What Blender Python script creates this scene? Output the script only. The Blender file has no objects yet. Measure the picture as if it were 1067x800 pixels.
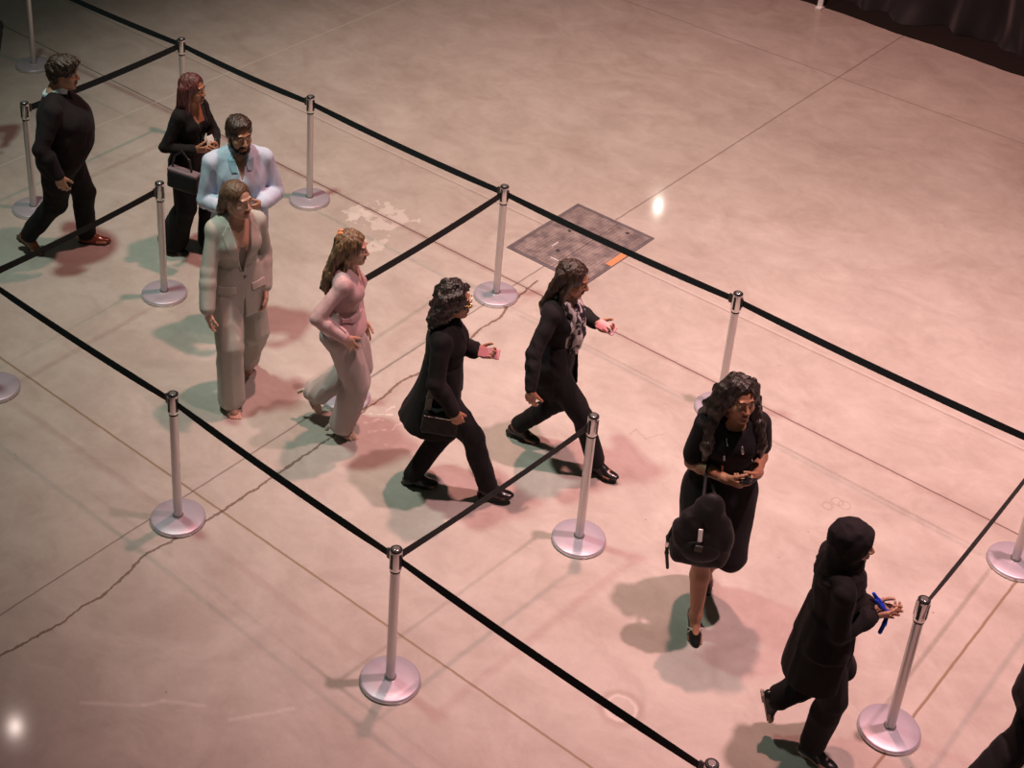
import bpy, math, random
import numpy as np
from mathutils import Vector, Matrix

scene = bpy.context.scene
COL = scene.collection
PI = math.pi

# ------------------------------------------------------------------ camera
CAM_F, CAM_PITCH, CAM_ROLL, CAM_H, YAW, CAM_CX, CAM_CY = (
    1634.1012508949, 0.5118886258, 0.0593093513, 6.8988313490, 0.6759999385, 466.6421775, 171.9463514)
FR_W, FR_H = 1067.0, 800.0
_F = np.array([0.0, math.cos(CAM_PITCH), -math.sin(CAM_PITCH)])
_R0 = np.array([1.0, 0.0, 0.0])
_U0 = np.cross(_R0, _F)
_R = math.cos(CAM_ROLL) * _R0 + math.sin(CAM_ROLL) * _U0
_U = -math.sin(CAM_ROLL) * _R0 + math.cos(CAM_ROLL) * _U0

def at(px, py, z=0.0):
    """point of the place seen at photo pixel (px, py) at height z"""
    d = _F + _R * (px - CAM_CX) / CAM_F - _U * (py - CAM_CY) / CAM_F
    t = (z - CAM_H) / d[2]
    return np.array([0.0, 0.0, CAM_H]) + d * t

cam_data = bpy.data.cameras.new('camera')
cam = bpy.data.objects.new('camera', cam_data)
COL.objects.link(cam)
cam_data.sensor_fit = 'HORIZONTAL'
cam_data.sensor_width = 36.0
cam_data.lens = CAM_F / FR_W * 36.0
cam_data.shift_x = (FR_W / 2 - CAM_CX) / FR_W
cam_data.shift_y = -(FR_H / 2 - CAM_CY) / FR_W
cam_data.clip_end = 200
cam.matrix_world = Matrix(((_R[0], _U[0], -_F[0], 0), (_R[1], _U[1], -_F[1], 0), (_R[2], _U[2], -_F[2], CAM_H), (0, 0, 0, 1)))
scene.camera = cam

# ------------------------------------------------------------------ light of the hall
scene.view_settings.view_transform = 'Standard'
scene.view_settings.look = 'None'
scene.view_settings.gamma = 1
scene.view_settings.use_curve_mapping = False
scene.view_settings.exposure = 0.2
world = bpy.data.worlds.new('hall_ambient')
scene.world = world
world.use_nodes = True
bg = world.node_tree.nodes['Background']
bg.inputs[0].default_value = (0.95, 1.0, 0.78, 1)
bg.inputs[1].default_value = 0.035

def spot(name, loc, target, watts, color, cone, blend=1.0, radius=0.15):
    d = bpy.data.lights.new(name, 'SPOT')
    d.energy = watts; d.color = color; d.spot_size = math.radians(cone); d.spot_blend = blend
    d.shadow_soft_size = radius
    o = bpy.data.objects.new(name, d)
    COL.objects.link(o)
    o.location = loc
    o.rotation_euler = (Vector(target) - Vector(loc)).to_track_quat('-Z', 'Y').to_euler()
    return o

spot('rose_spotlight', (5.5, 7.0, 18.0), (3.3, 7.0, 0), 12400, (1.0, 0.59, 0.59), 38, radius=0.3)
spot('amber_spotlight', (1.4, 10.8, 13.0), (3.3, 11.0, 0), 6200, (1.0, 0.45, 0.40), 73, radius=0.25)
spot('teal_spotlight', (-3.6, 9.2, 13.0), (0.5, 11.0, 0), 4000, (0.82, 1.0, 0.84), 54, radius=0.45)
spot('rear_house_lamp', (-6.2, 16.8, 13.0), (-2.15, 5.8, 0), 70, (1.0, 0.80, 0.72), 40, radius=0.07)
spot('far_house_lamp', (4.11, 26.2, 8.45), (1.85, 11.77, 0), 60, (1.0, 0.88, 0.75), 14, radius=0.05)

# ------------------------------------------------------------------ small helpers
def tag(o, label=None, cat=None, group=None, kind=None):
    if label: o['label'] = label
    if cat: o['category'] = cat
    if group: o['group'] = group
    if kind: o['kind'] = kind
    return o

def empty(name, loc=(0, 0, 0), rz=0.0, label=None, cat=None, group=None):
    o = bpy.data.objects.new(name, None)
    COL.objects.link(o)
    o.location = loc
    o.rotation_euler = (0, 0, rz)
    o.empty_display_size = 0.1
    return tag(o, label, cat, group)

def mesh_np(name, V, F, mat=None, parent=None, smooth=True, mats=None, midx=None):
    """V (n,3), F (m,4) quads (or (m,3))"""
    me = bpy.data.meshes.new(name)
    V = np.ascontiguousarray(V, dtype=np.float32); F = np.ascontiguousarray(F, dtype=np.int32)
    k = F.shape[1]
    me.vertices.add(len(V)); me.vertices.foreach_set('co', V.ravel())
    me.loops.add(F.size); me.loops.foreach_set('vertex_index', F.ravel())
    me.polygons.add(len(F))
    me.polygons.foreach_set('loop_start', np.arange(0, F.size, k, dtype=np.int32))
    me.polygons.foreach_set('loop_total', np.full(len(F), k, dtype=np.int32))
    if midx is not None: me.polygons.foreach_set('material_index', midx.astype(np.int32))
    me.polygons.foreach_set('use_smooth', np.full(len(F), smooth))
    for m in (mats or [mat]): me.materials.append(m)
    me.update(calc_edges=True)
    o = bpy.data.objects.new(name, me)
    COL.objects.link(o)
    if parent is not None: o.parent = parent
    return o

class MB:
    """collects simple solids into one mesh"""
    def __init__(s): s.v = []; s.f = []; s.sm = []
    def add(s, vs, fs, smooth=False):
        b = len(s.v); s.v += [tuple(map(float, v)) for v in vs]
        s.f += [tuple(i + b for i in f) for f in fs]; s.sm += [smooth] * len(fs)
    def box(s, c, h, ax=None):
        c = np.array(c, float); A = np.eye(3) if ax is None else np.array(ax, float)
        vs = [c + A[0] * h[0] * x + A[1] * h[1] * y + A[2] * h[2] * z for x in (-1, 1) for y in (-1, 1) for z in (-1, 1)]
        s.add(vs, [(0, 1, 3, 2), (4, 6, 7, 5), (0, 4, 5, 1), (2, 3, 7, 6), (0, 2, 6, 4), (1, 5, 7, 3)])
    def lathe(s, prof, n=48, c=(0, 0, 0)):
        """prof: (r, z) from bottom to top, closed with end discs when r>0"""
        vs = []; fs = []
        for r, z in prof:
            for i in range(n):
                a = 2 * PI * i / n
                vs.append((c[0] + r * math.cos(a), c[1] + r * math.sin(a), c[2] + z))
        for j in range(len(prof) - 1):
            for i in range(n):
                i2 = (i + 1) % n
                fs.append((j * n + i, j * n + i2, (j + 1) * n + i2, (j + 1) * n + i))
        s.add(vs, fs, True)
        s.add(vs[:n], [tuple(range(n))[::-1]]); s.add(vs[-n:], [tuple(range(n))])
    def tube(s, pts, r, n=10):
        pts = [np.array(p, float) for p in pts]; vs = []; fs = []
        up = np.array([0, 0, 1.0])
        for i, p in enumerate(pts):
            t = pts[min(i + 1, len(pts) - 1)] - pts[max(i - 1, 0)]; t /= np.linalg.norm(t)
            u = np.cross(up, t)
            if np.linalg.norm(u) < 1e-3: u = np.cross(np.array([1.0, 0, 0]), t)
            u /= np.linalg.norm(u); w = np.cross(t, u)
            for k in range(n):
                a = 2 * PI * k / n
                vs.append(p + (u * math.cos(a) + w * math.sin(a)) * r)
        for i in range(len(pts) - 1):
            for k in range(n):
                k2 = (k + 1) % n
                fs.append((i * n + k, i * n + k2, (i + 1) * n + k2, (i + 1) * n + k))
        s.add(vs, fs, True)
        s.add(vs[:n], [tuple(range(n))[::-1]]); s.add(vs[-n:], [tuple(range(n))])
    def build(s, name, mat, parent=None, bevel=0.0):
        me = bpy.data.meshes.new(name)
        me.from_pydata(s.v, [], s.f)
        me.polygons.foreach_set('use_smooth', s.sm)
        me.materials.append(mat); me.update()
        o = bpy.data.objects.new(name, me); COL.objects.link(o)
        if parent is not None: o.parent = parent
        if bevel:
            m = o.modifiers.new('bevel', 'BEVEL'); m.width = bevel; m.segments = 2; m.limit_method = 'ANGLE'
        return o

# ------------------------------------------------------------------ materials
def nmat(name):
    m = bpy.data.materials.new(name); m.use_nodes = True
    nt = m.node_tree
    return m, nt, nt.nodes['Principled BSDF']

def N(nt, typ, **kw):
    n = nt.nodes.new(typ)
    for k, v in kw.items(): setattr(n, k, v)
    return n

def lin(c):
    """sRGB 0-255 -> linear"""
    return tuple(((x / 255) / 12.92 if x / 255 < 0.04045 else ((x / 255 + 0.055) / 1.055) ** 2.4) for x in c)

def cloth(name, col, col2=None, rough=0.85, scale=18, bump=0.25, sheen=0.02, weave=0.0, stretch=(1, 1, 0.35)):
    m, nt, b = nmat(name)
    L = nt.links.new
    tc = N(nt, 'ShaderNodeTexCoord'); mp = N(nt, 'ShaderNodeMapping'); mp.inputs['Scale'].default_value = stretch
    L(tc.outputs['Object'], mp.inputs['Vector'])
    no = N(nt, 'ShaderNodeTexNoise'); no.inputs['Scale'].default_value = scale; no.inputs['Detail'].default_value = 4
    L(mp.outputs[0], no.inputs['Vector'])
    mx = N(nt, 'ShaderNodeMix', data_type='RGBA')
    c2 = col2 or tuple(x * 0.8 for x in col)
    mx.inputs['A'].default_value = (*col, 1); mx.inputs['B'].default_value = (*c2, 1)
    L(no.outputs['Fac'], mx.inputs['Factor']); L(mx.outputs['Result'], b.inputs['Base Color'])
    bp = N(nt, 'ShaderNodeBump'); bp.inputs['Strength'].default_value = bump; bp.inputs['Distance'].default_value = 0.02
    L(no.outputs['Fac'], bp.inputs['Height']); L(bp.outputs[0], b.inputs['Normal'])
    b.inputs['Roughness'].default_value = rough
    b.inputs['Sheen Weight'].default_value = sheen
    b.inputs['Specular IOR Level'].default_value = 0.15
    return m

def plain(name, col, rough=0.5, metal=0.0, spec=0.5, coat=0.0, nscale=40, nvar=0.08):
    m, nt, b = nmat(name)
    tc = N(nt, 'ShaderNodeTexCoord'); no = N(nt, 'ShaderNodeTexNoise'); no.inputs['Scale'].default_value = nscale
    nt.links.new(tc.outputs['Object'], no.inputs['Vector'])
    mx = N(nt, 'ShaderNodeMix', data_type='RGBA')
    mx.inputs['A'].default_value = (*[min(1, x * (1 + nvar)) for x in col], 1)
    mx.inputs['B'].default_value = (*[x * (1 - nvar) for x in col], 1)
    nt.links.new(no.outputs['Fac'], mx.inputs['Factor']); nt.links.new(mx.outputs['Result'], b.inputs['Base Color'])
    b.inputs['Roughness'].default_value = rough; b.inputs['Metallic'].default_value = metal
    b.inputs['Specular IOR Level'].default_value = spec; b.inputs['Coat Weight'].default_value = coat
    return m

def skin(name, col):
    m = plain(name, col, rough=0.48, spec=0.45, nscale=60, nvar=0.06)
    b = m.node_tree.nodes['Principled BSDF']
    b.inputs['Subsurface Weight'].default_value = 0.08
    b.inputs['Subsurface Radius'].default_value = (0.012, 0.005, 0.003)
    b.inputs['Subsurface Scale'].default_value = 1.0
    return m

def hairmat(name, col, col2, wave=1.0):
    m, nt, b = nmat(name); L = nt.links.new
    tc = N(nt, 'ShaderNodeTexCoord'); mp = N(nt, 'ShaderNodeMapping'); mp.inputs['Scale'].default_value = (70, 70, 9 / wave)
    no = N(nt, 'ShaderNodeTexNoise'); no.inputs['Scale'].default_value = 1.6; no.inputs['Detail'].default_value = 5
    L(tc.outputs['Object'], mp.inputs[0]); L(mp.outputs[0], no.inputs['Vector'])
    rp = N(nt, 'ShaderNodeValToRGB')
    rp.color_ramp.elements[0].position = 0.35; rp.color_ramp.elements[0].color = (*col, 1)
    rp.color_ramp.elements[1].position = 0.68; rp.color_ramp.elements[1].color = (*col2, 1)
    L(no.outputs['Fac'], rp.inputs[0]); L(rp.outputs[0], b.inputs['Base Color'])
    bp = N(nt, 'ShaderNodeBump'); bp.inputs['Strength'].default_value = 0.6; bp.inputs['Distance'].default_value = 0.01
    L(no.outputs['Fac'], bp.inputs['Height']); L(bp.outputs[0], b.inputs['Normal'])
    b.inputs['Roughness'].default_value = 0.42; b.inputs['Anisotropic'].default_value = 0.4
    return m

M = {}
M['steel'] = plain('brushed_steel', (0.62, 0.60, 0.60), rough=0.34, metal=0.75, nscale=8)
M['chrome'] = plain('chrome', (0.66, 0.64, 0.64), rough=0.22, metal=0.9)
M['base_satin'] = plain('satin_base_cover', (0.42, 0.385, 0.45), rough=0.4, metal=0.35, nscale=6)
M['base_rim'] = plain('polished_rim', (0.75, 0.74, 0.76), rough=0.25, metal=0.8)
M['black_plastic'] = plain('black_plastic', (0.012, 0.012, 0.014), rough=0.35)
M['black_rubber'] = plain('black_rubber', (0.015, 0.014, 0.014), rough=0.7)
M['webbing'] = cloth('belt_webbing', (0.009, 0.014, 0.016), (0.006, 0.010, 0.012), rough=0.6, scale=90, bump=0.1, stretch=(1, 1, 1))
# ------------------------------------------------------------------ floor
DC = np.array([math.sin(YAW), math.cos(YAW)])          # across the lanes
DL = np.array([math.cos(YAW), -math.sin(YAW)])         # along the lanes, to the right
def lane(px, py):
    p = at(px, py, 0)[:2]
    return float(p @ DL), float(p @ DC)                 # (u along, v across)

def floor_material():
    m, nt, b = nmat('polished_concrete'); L = nt.links.new
    geo = N(nt, 'ShaderNodeNewGeometry')
    def math_(op, a, b_=None, clamp=False):
        n = N(nt, 'ShaderNodeMath', operation=op, use_clamp=clamp)
        for i, x in enumerate((a, b_)):
            if x is None: continue
            if isinstance(x, (int, float)): n.inputs[i].default_value = x
            else: L(x, n.inputs[i])
        return n.outputs[0]
    rot = N(nt, 'ShaderNodeVectorRotate', rotation_type='Z_AXIS'); rot.inputs['Angle'].default_value = YAW
    L(geo.outputs['Position'], rot.inputs['Vector'])
    sx = N(nt, 'ShaderNodeSeparateXYZ'); L(rot.outputs[0], sx.inputs[0])
    u, v = sx.outputs[0], sx.outputs[1]
    def noise(scale, detail=5, rough=0.6, vec=None, dist=0.0, stretch=None):
        n = N(nt, 'ShaderNodeTexNoise'); n.inputs['Scale'].default_value = scale; n.inputs['Detail'].default_value = detail
        n.inputs['Roughness'].default_value = rough; n.inputs['Distortion'].default_value = dist
        src = rot.outputs[0]
        if stretch:
            mp = N(nt, 'ShaderNodeMapping'); mp.inputs['Scale'].default_value = stretch
            L(src, mp.inputs[0]); src = mp.outputs[0]
        L(src, n.inputs['Vector'])
        return n.outputs['Fac']
    def ramp(f, a, b_, ca, cb):
        r = N(nt, 'ShaderNodeValToRGB'); e = r.color_ramp.elements
        e[0].position = a; e[0].color = (*ca, 1); e[1].position = b_; e[1].color = (*cb, 1)
        L(f, r.inputs[0]); return r.outputs[0]
    def mixc(f, a, b_, blend='MIX'):
        n = N(nt, 'ShaderNodeMix', data_type='RGBA', blend_type=blend)
        if isinstance(f, (int, float)): n.inputs['Factor'].default_value = f
        else: L(f, n.inputs['Factor'])
        for k, x in (('A', a), ('B', b_)):
            if isinstance(x, tuple): n.inputs[k].default_value = (*x, 1)
            else: L(x, n.inputs[k])
        return n.outputs['Result']
    big = noise(0.55, 4, 0.55, dist=0.6)
    mid = noise(2.3, 6, 0.62, dist=0.8)
    fine = noise(14, 6, 0.7)
    grain = noise(160, 3, 0.7)
    col = ramp(big, 0.32, 0.70, (0.30, 0.255, 0.225), (0.49, 0.445, 0.41))
    warm = noise(0.9, 5, 0.62, dist=1.2, stretch=(1.0, 1.25, 1.0))
    col = mixc(0.5, col, ramp(mid, 0.30, 0.72, (0.27, 0.225, 0.20), (0.53, 0.49, 0.455)))
    col = mixc(0.50, col, ramp(warm, 0.36, 0.66, (0.235, 0.155, 0.13), (0.52, 0.48, 0.45)))
    wisps = noise(2.6, 7, 0.68, dist=0.9, stretch=(0.9, 1.15, 1.0))
    col = mixc(0.34, col, ramp(wisps, 0.34, 0.70, (0.20, 0.15, 0.13), (0.62, 0.57, 0.53)))
    col = mixc(0.30, col, ramp(fine, 0.25, 0.75, (0.34, 0.30, 0.26), (0.50, 0.46, 0.42)))
    col = mixc(0.22, col, ramp(grain, 0.3, 0.7, (0.30, 0.26, 0.23), (0.52, 0.48, 0.44)))
    # dark specks
    vo = N(nt, 'ShaderNodeTexVoronoi'); vo.inputs['Scale'].default_value = 5.0; L(rot.outputs[0], vo.inputs['Vector'])
    sp = math_('LESS_THAN', vo.outputs['Distance'], 0.035)
    sp = math_('MULTIPLY', sp, math_('GREATER_THAN', noise(0.9, 2), 0.56))
    col = mixc(math_('MULTIPLY', sp, 0.6), col, (0.16, 0.12, 0.10))
    # pale scuffs where something was wiped (beside the hatch, and by the pink trousers)
    def blob(px, py, rad, thr=0.55, sc=7.0, det=3):
        bu, bv = lane(px, py)
        d = math_('SQRT', math_('ADD', math_('POWER', math_('SUBTRACT', u, bu), 2.0), math_('POWER', math_('SUBTRACT', v, bv), 2.0)))
        f = math_('SUBTRACT', 1.0, math_('DIVIDE', d, rad), True)
        return math_('MULTIPLY', math_('GREATER_THAN', math_('ADD', noise(sc, det), math_('MULTIPLY', f, 0.25)), thr + 0.12), math_('GREATER_THAN', f, 0.0))
    for (px, py, rd) in ((398, 225, 0.33), (372, 220, 0.16), (392, 255, 0.13)):
        col = mixc(math_('MULTIPLY', blob(px, py, rd, 0.5), 0.5), col, (0.62, 0.58, 0.54))
    # saw-cut joints
    def line(coord, c0, w, noise_amp=0.0, jit=None):
        x = math_('SUBTRACT', coord, c0)
        if jit is not None: x = math_('ADD', x, jit)
        return math_('SUBTRACT', 1.0, math_('DIVIDE', math_('ABSOLUTE', x), w), True)
    wob = math_('MULTIPLY', math_('SUBTRACT', noise(9, 3), 0.5), 0.012)
    def joint(coord, c0, w, c, amt):
        nonlocal col
        l = math_('MINIMUM', math_('MULTIPLY', line(coord, c0, w, jit=wob), 1.8), 1.0)
        col = mixc(math_('MULTIPLY', l, amt), col, c)
        return l
    vj = lambda pts: sum(lane(*q)[1] for q in pts) / len(pts)
    uj = lambda pts: sum(lane(*q)[0] for q in pts) / len(pts)
    tan = (0.21, 0.145, 0.085); dark = (0.10, 0.075, 0.06); pale = (0.56, 0.50, 0.46)
    hs = []
    hs.append(joint(v, vj([(192, 506), (340, 608), (480, 704)]), 0.011, tan, 0.85))
    hs.append(joint(v, vj([(300, 177), (480, 272), (640, 350), (830, 435), (950, 492)]), 0.010, dark, 0.8))
    vp = vj([(262, 95), (500, 205), (764, 320)])
    hs.append(joint(v, vp, 0.010, dark, 0.34)); joint(v, vp + 0.022, 0.012, pale, 0.28)
    hs.append(joint(v, vj([(880, 83), (1000, 125)]), 0.014, dark, 0.35))
    hs.append(joint(u, uj([(300, 446), (440, 357), (650, 225), (760, 155)]), 0.009, dark, 0.6))
    hs.append(joint(u, uj([(930, 772), (1000, 683), (1064, 602)]), 0.011, tan, 0.9))
    up = uj([(235, 80), (300, 47)])
    hs.append(joint(u, up, 0.012, pale, 0.6))
    # hairline marks, scrawls and a ring worn into the surface
    def seg(x0, y0, x1, y1, w, c, amt, wv=0.03):
        nonlocal col
        a0, b0 = lane(x0, y0); a1, b1 = lane(x1, y1); du, dv = a1 - a0, b1 - b0; l2 = du * du + dv * dv
        pu, pv = math_('SUBTRACT', u, a0), math_('SUBTRACT', v, b0)
        t = math_('DIVIDE', math_('ADD', math_('MULTIPLY', pu, du), math_('MULTIPLY', pv, dv)), l2, True)
        ex = math_('SUBTRACT', pu, math_('MULTIPLY', t, du)); ey = math_('SUBTRACT', pv, math_('MULTIPLY', t, dv))
        d = math_('SQRT', math_('ADD', math_('POWER', math_('ADD', ex, math_('MULTIPLY', math_('SUBTRACT', scr, 0.5), wv)), 2.0), math_('POWER', ey, 2.0)))
        f = math_('SUBTRACT', 1.0, math_('DIVIDE', d, w), True)
        col = mixc(math_('MULTIPLY', f, amt), col, c)
    scr = noise(11, 4, 0.65)
    white = (0.68, 0.63, 0.60)
    for s_ in ((85, 732, 150, 735), (150, 735, 170, 730), (170, 730, 212, 735), (240, 750, 305, 738)): seg(*s_, 0.022, white, 0.28)
    for s_ in ((388, 432, 410, 432), (384, 450, 402, 448), (408, 447, 420, 438), (388, 458, 400, 462), (380, 440, 396, 436), (402, 428, 412, 424)): seg(*s_, 0.012, (0.70, 0.65, 0.62), 0.6, 0.16)
    for s_ in ((656, 452, 664, 448), (664, 448, 672, 457), (672, 457, 692, 452)): seg(*s_, 0.010, (0.24, 0.16, 0.13), 0.4, 0.06)
    def ring(x, y, rad, w, c, amt):
        nonlocal col
        a0, b0 = lane(x, y)
        d = math_('SQRT', math_('ADD', math_('POWER', math_('SUBTRACT', u, a0), 2.0), math_('POWER', math_('SUBTRACT', v, b0), 2.0)))
        d = math_('ADD', d, math_('MULTIPLY', math_('SUBTRACT', scr, 0.5), 0.05))
        f = math_('SUBTRACT', 1.0, math_('DIVIDE', math_('ABSOLUTE', math_('SUBTRACT', d, rad)), w), True)
        col = mixc(math_('MULTIPLY', f, amt), col, c)
    ring(647, 738, 0.115, 0.035, (0.26, 0.18, 0.15), 0.45); ring(647, 738, 0.085, 0.016, white, 0.4)
    for x, y in ((862, 527), (872, 522), (880, 526)): ring(x, y, 0.035, 0.012, (0.24, 0.16, 0.13), 0.4)
    # the long crack running across the slabs
    crack = [(-30, 700), (0, 683), (40, 662), (66, 648), (84, 632), (105, 622), (130, 600), (150, 578), (190, 558), (235, 530), (262, 512), (300, 486), (330, 466), (345, 455), (368, 438), (384, 424), (400, 413), (418, 397), (445, 385), (480, 363), (500, 343), (522, 330), (530, 318), (560, 292)]
    uv = [lane(*q) for q in crack]
    v0, v1 = uv[0][1], uv[-1][1]; uc = sum(q[0] for q in uv) / len(uv); half = 0.6
    fc = N(nt, 'ShaderNodeFloatCurve'); cm = fc.mapping; cv = cm.curves[0]
    pts = sorted([((q[1] - v0) / (v1 - v0), (q[0] - uc + half) / (2 * half)) for q in uv])
    cv.points[0].location = pts[0]; cv.points[1].location = pts[-1]
    for q in pts[1:-1]: cv.points.new(*q)
    for q in cv.points: q.handle_type = 'VECTOR'
    cm.update()
    tt = math_('DIVIDE', math_('SUBTRACT', v, v0), v1 - v0)
    L(tt, fc.inputs['Value'])
    cu = math_('ADD', math_('MULTIPLY', math_('SUBTRACT', fc.outputs[0], 0.5), 2 * half), uc)
    wob2 = math_('MULTIPLY', math_('SUBTRACT', noise(16, 4, 0.7), 0.5), 0.05)
    dcr = math_('ABSOLUTE', math_('ADD', math_('SUBTRACT', u, cu), wob2))
    lc = math_('SUBTRACT', 1.0, math_('DIVIDE', dcr, math_('ADD', 0.006, math_('MULTIPLY', noise(5, 2), 0.012))), True)
    inr = math_('MULTIPLY', math_('GREATER_THAN', tt, 0.0), math_('LESS_THAN', tt, 1.0))
    lc = math_('MULTIPLY', math_('MINIMUM', math_('MULTIPLY', lc, 2.0), 1.0), inr)
    col = mixc(math_('MULTIPLY', lc, 0.8), col, (0.11, 0.065, 0.045))
    L(col, b.inputs['Base Color'])
    rr = N(nt, 'ShaderNodeMapRange'); rr.inputs['To Min'].default_value = 0.30; rr.inputs['To Max'].default_value = 0.5
    L(mid, rr.inputs['Value']); L(rr.outputs[0], b.inputs['Roughness'])
    b.inputs['Specular IOR Level'].default_value = 0.35
    b.inputs['Coat Weight'].default_value = 0.24; b.inputs['Coat Roughness'].default_value = 0.07
    hsum = lc
    for h in hs: hsum = math_('MAXIMUM', hsum, h)
    hh = math_('SUBTRACT', math_('MULTIPLY', fine, 0.12), hsum)
    bp = N(nt, 'ShaderNodeBump'); bp.inputs['Strength'].default_value = 0.35; bp.inputs['Distance'].default_value = 0.006
    L(hh, bp.inputs['Height']); L(bp.outputs[0], b.inputs['Normal'])
    return m
M['floor'] = floor_material()
fm = MB(); fm.box((0.5, 11.0, -0.1), (16, 14, 0.1))
fl = fm.build('floor', M['floor']); tag(fl, kind='structure', label='polished grey concrete slab floor with saw-cut joints and a long crack')

# ------------------------------------------------------------------ black drape at the far edge
def drape():
    a = at(835, 0)[:2]; bq = at(1067, 80)[:2]
    d = (bq - a) / np.linalg.norm(bq - a); n = np.array([-d[1], d[0]])
    if n[1] < 0: n = -n
    a0 = a - d * 2.2; Ltot = 8.5
    P = lambda s, o, z: (*(a0 + d * s + n * o), z)
    # floor runner under the cloth
    mb = MB(); rnd = random.Random(4)
    ns = 120
    top = []; bot = []
    for i in range(ns + 1):
        s = Ltot * i / ns
        e = 0.012 * (rnd.random() - 0.5) + 0.012 * math.sin(s * 5.1)
        top.append((P(s, e, 0.012), P(s, 1.4, 0.012))); bot.append((P(s, e, 0.0), P(s, 1.4, 0.0)))
    vs = [q for t_, b_ in zip(top, bot) for q in (t_[0], t_[1], b_[1], b_[0])]
    fs = []
    for i in range(ns):
        o, q = 4 * i, 4 * i + 4
        fs += [(o, q, q + 1, o + 1), (o + 1, q + 1, q + 2, o + 2), (o + 2, q + 2, q + 3, o + 3), (o + 3, q + 3, q, o)]
    fs += [(0, 1, 2, 3), (4 * ns, 4 * ns + 3, 4 * ns + 2, 4 * ns + 1)]
    mb.add(vs, fs)
    r = mb.build('floor_runner', M['runner'])
    tag(r, 'black floor runner lying along the foot of the drape', 'runner')
    root = empty('drape_curtain', P(Ltot / 2, 0.7, 0), 0, 'black gathered fabric drape hanging in the far right corner', 'curtain')
    inv = np.array([*P(Ltot / 2, 0.7, 0)])
    nu, nz = 420, 60; V = []; F = []
    for j in range(nz + 1):
        z = 0.014 + 3.2 * (j / nz) ** 1.5
        for i in range(nu + 1):
            s = Ltot * i / nu
            fold = 0.07 * math.sin(s * 9.0 + 1.5 * math.sin(s * 1.7)) + 0.025 * math.sin(s * 21 + 2 * math.sin(s * 2.9) + z * 0.6)
            low = math.exp(-z / 0.35)
            spread = -low * (0.22 + 0.10 * math.sin(s * 2.3 + 1.0) + 0.06 * math.sin(s * 5.9))
            sw = 0.06 * low * math.sin(s * 6 + z * 7 + 2 * math.sin(s * 1.3))
            V.append(np.array(P(s + 0.05 * math.sin(z * 3 + s * 3) * low, 0.62 + fold * (0.7 + 0.5 * low) + spread + sw, z)) - inv)
    for j in range(nz):
        for i in range(nu):
            q = j * (nu + 1) + i
            F.append((q, q + 1, q + nu + 2, q + nu + 1))
    c = mesh_np('curtain_cloth', np.array(V), np.array(F), M['drape'], root)
    so = c.modifiers.new('thick', 'SOLIDIFY'); so.thickness = 0.004
    t = MB(); t.tube([np.array(P(0, 0.62, 3.2)) - inv, np.array(P(Ltot, 0.62, 3.2)) - inv], 0.022)
    t.build('hanging_rail', M['steel'], root)
    for s in (0.05, Ltot - 0.05):
        t = MB(); t.tube([np.array(P(s, 0.75, 0.012)) - inv, np.array(P(s, 0.75, 3.2)) - inv], 0.022)
        t.build('upright', M['steel'], root)
M['drape'] = cloth('black_drape', (0.020, 0.021, 0.023), (0.015, 0.016, 0.018), rough=0.6, scale=30, bump=0.1, sheen=0.2)
M['runner'] = cloth('runner_felt', (0.016, 0.012, 0.011), rough=0.95, scale=60)
drape()
wl = MB(); _c = at(950, 40)[:2] + DC * 4.0
wl.box((_c[0], _c[1], 2.5), (22.0, 0.15, 2.5), [(DL[0], DL[1], 0), (DC[0], DC[1], 0), (0, 0, 1)])
tag(wl.build('wall_back', plain('dark_hall_wall', (0.03, 0.03, 0.032), rough=0.8)), kind='structure', label='dark hall wall behind the black drape')

def marker_post():
    p = at(854, 9)
    root = empty('marker_post', tuple(p), YAW * -1, 'slim white metal post standing by the black drape, cut off by the top edge', 'post')
    mb = MB(); mb.box((0, 0, 0.62), (0.030, 0.012, 0.60)); mb.build('upright', M['white_metal'], root, 0.004)
    mb = MB(); mb.box((0, 0, 0.012), (0.034, 0.05, 0.012)); mb.build('foot_plate', M['white_metal'], root, 0.004)
M['white_metal'] = plain('white_painted_metal', (0.82, 0.86, 0.86), rough=0.3)
marker_post()

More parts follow.
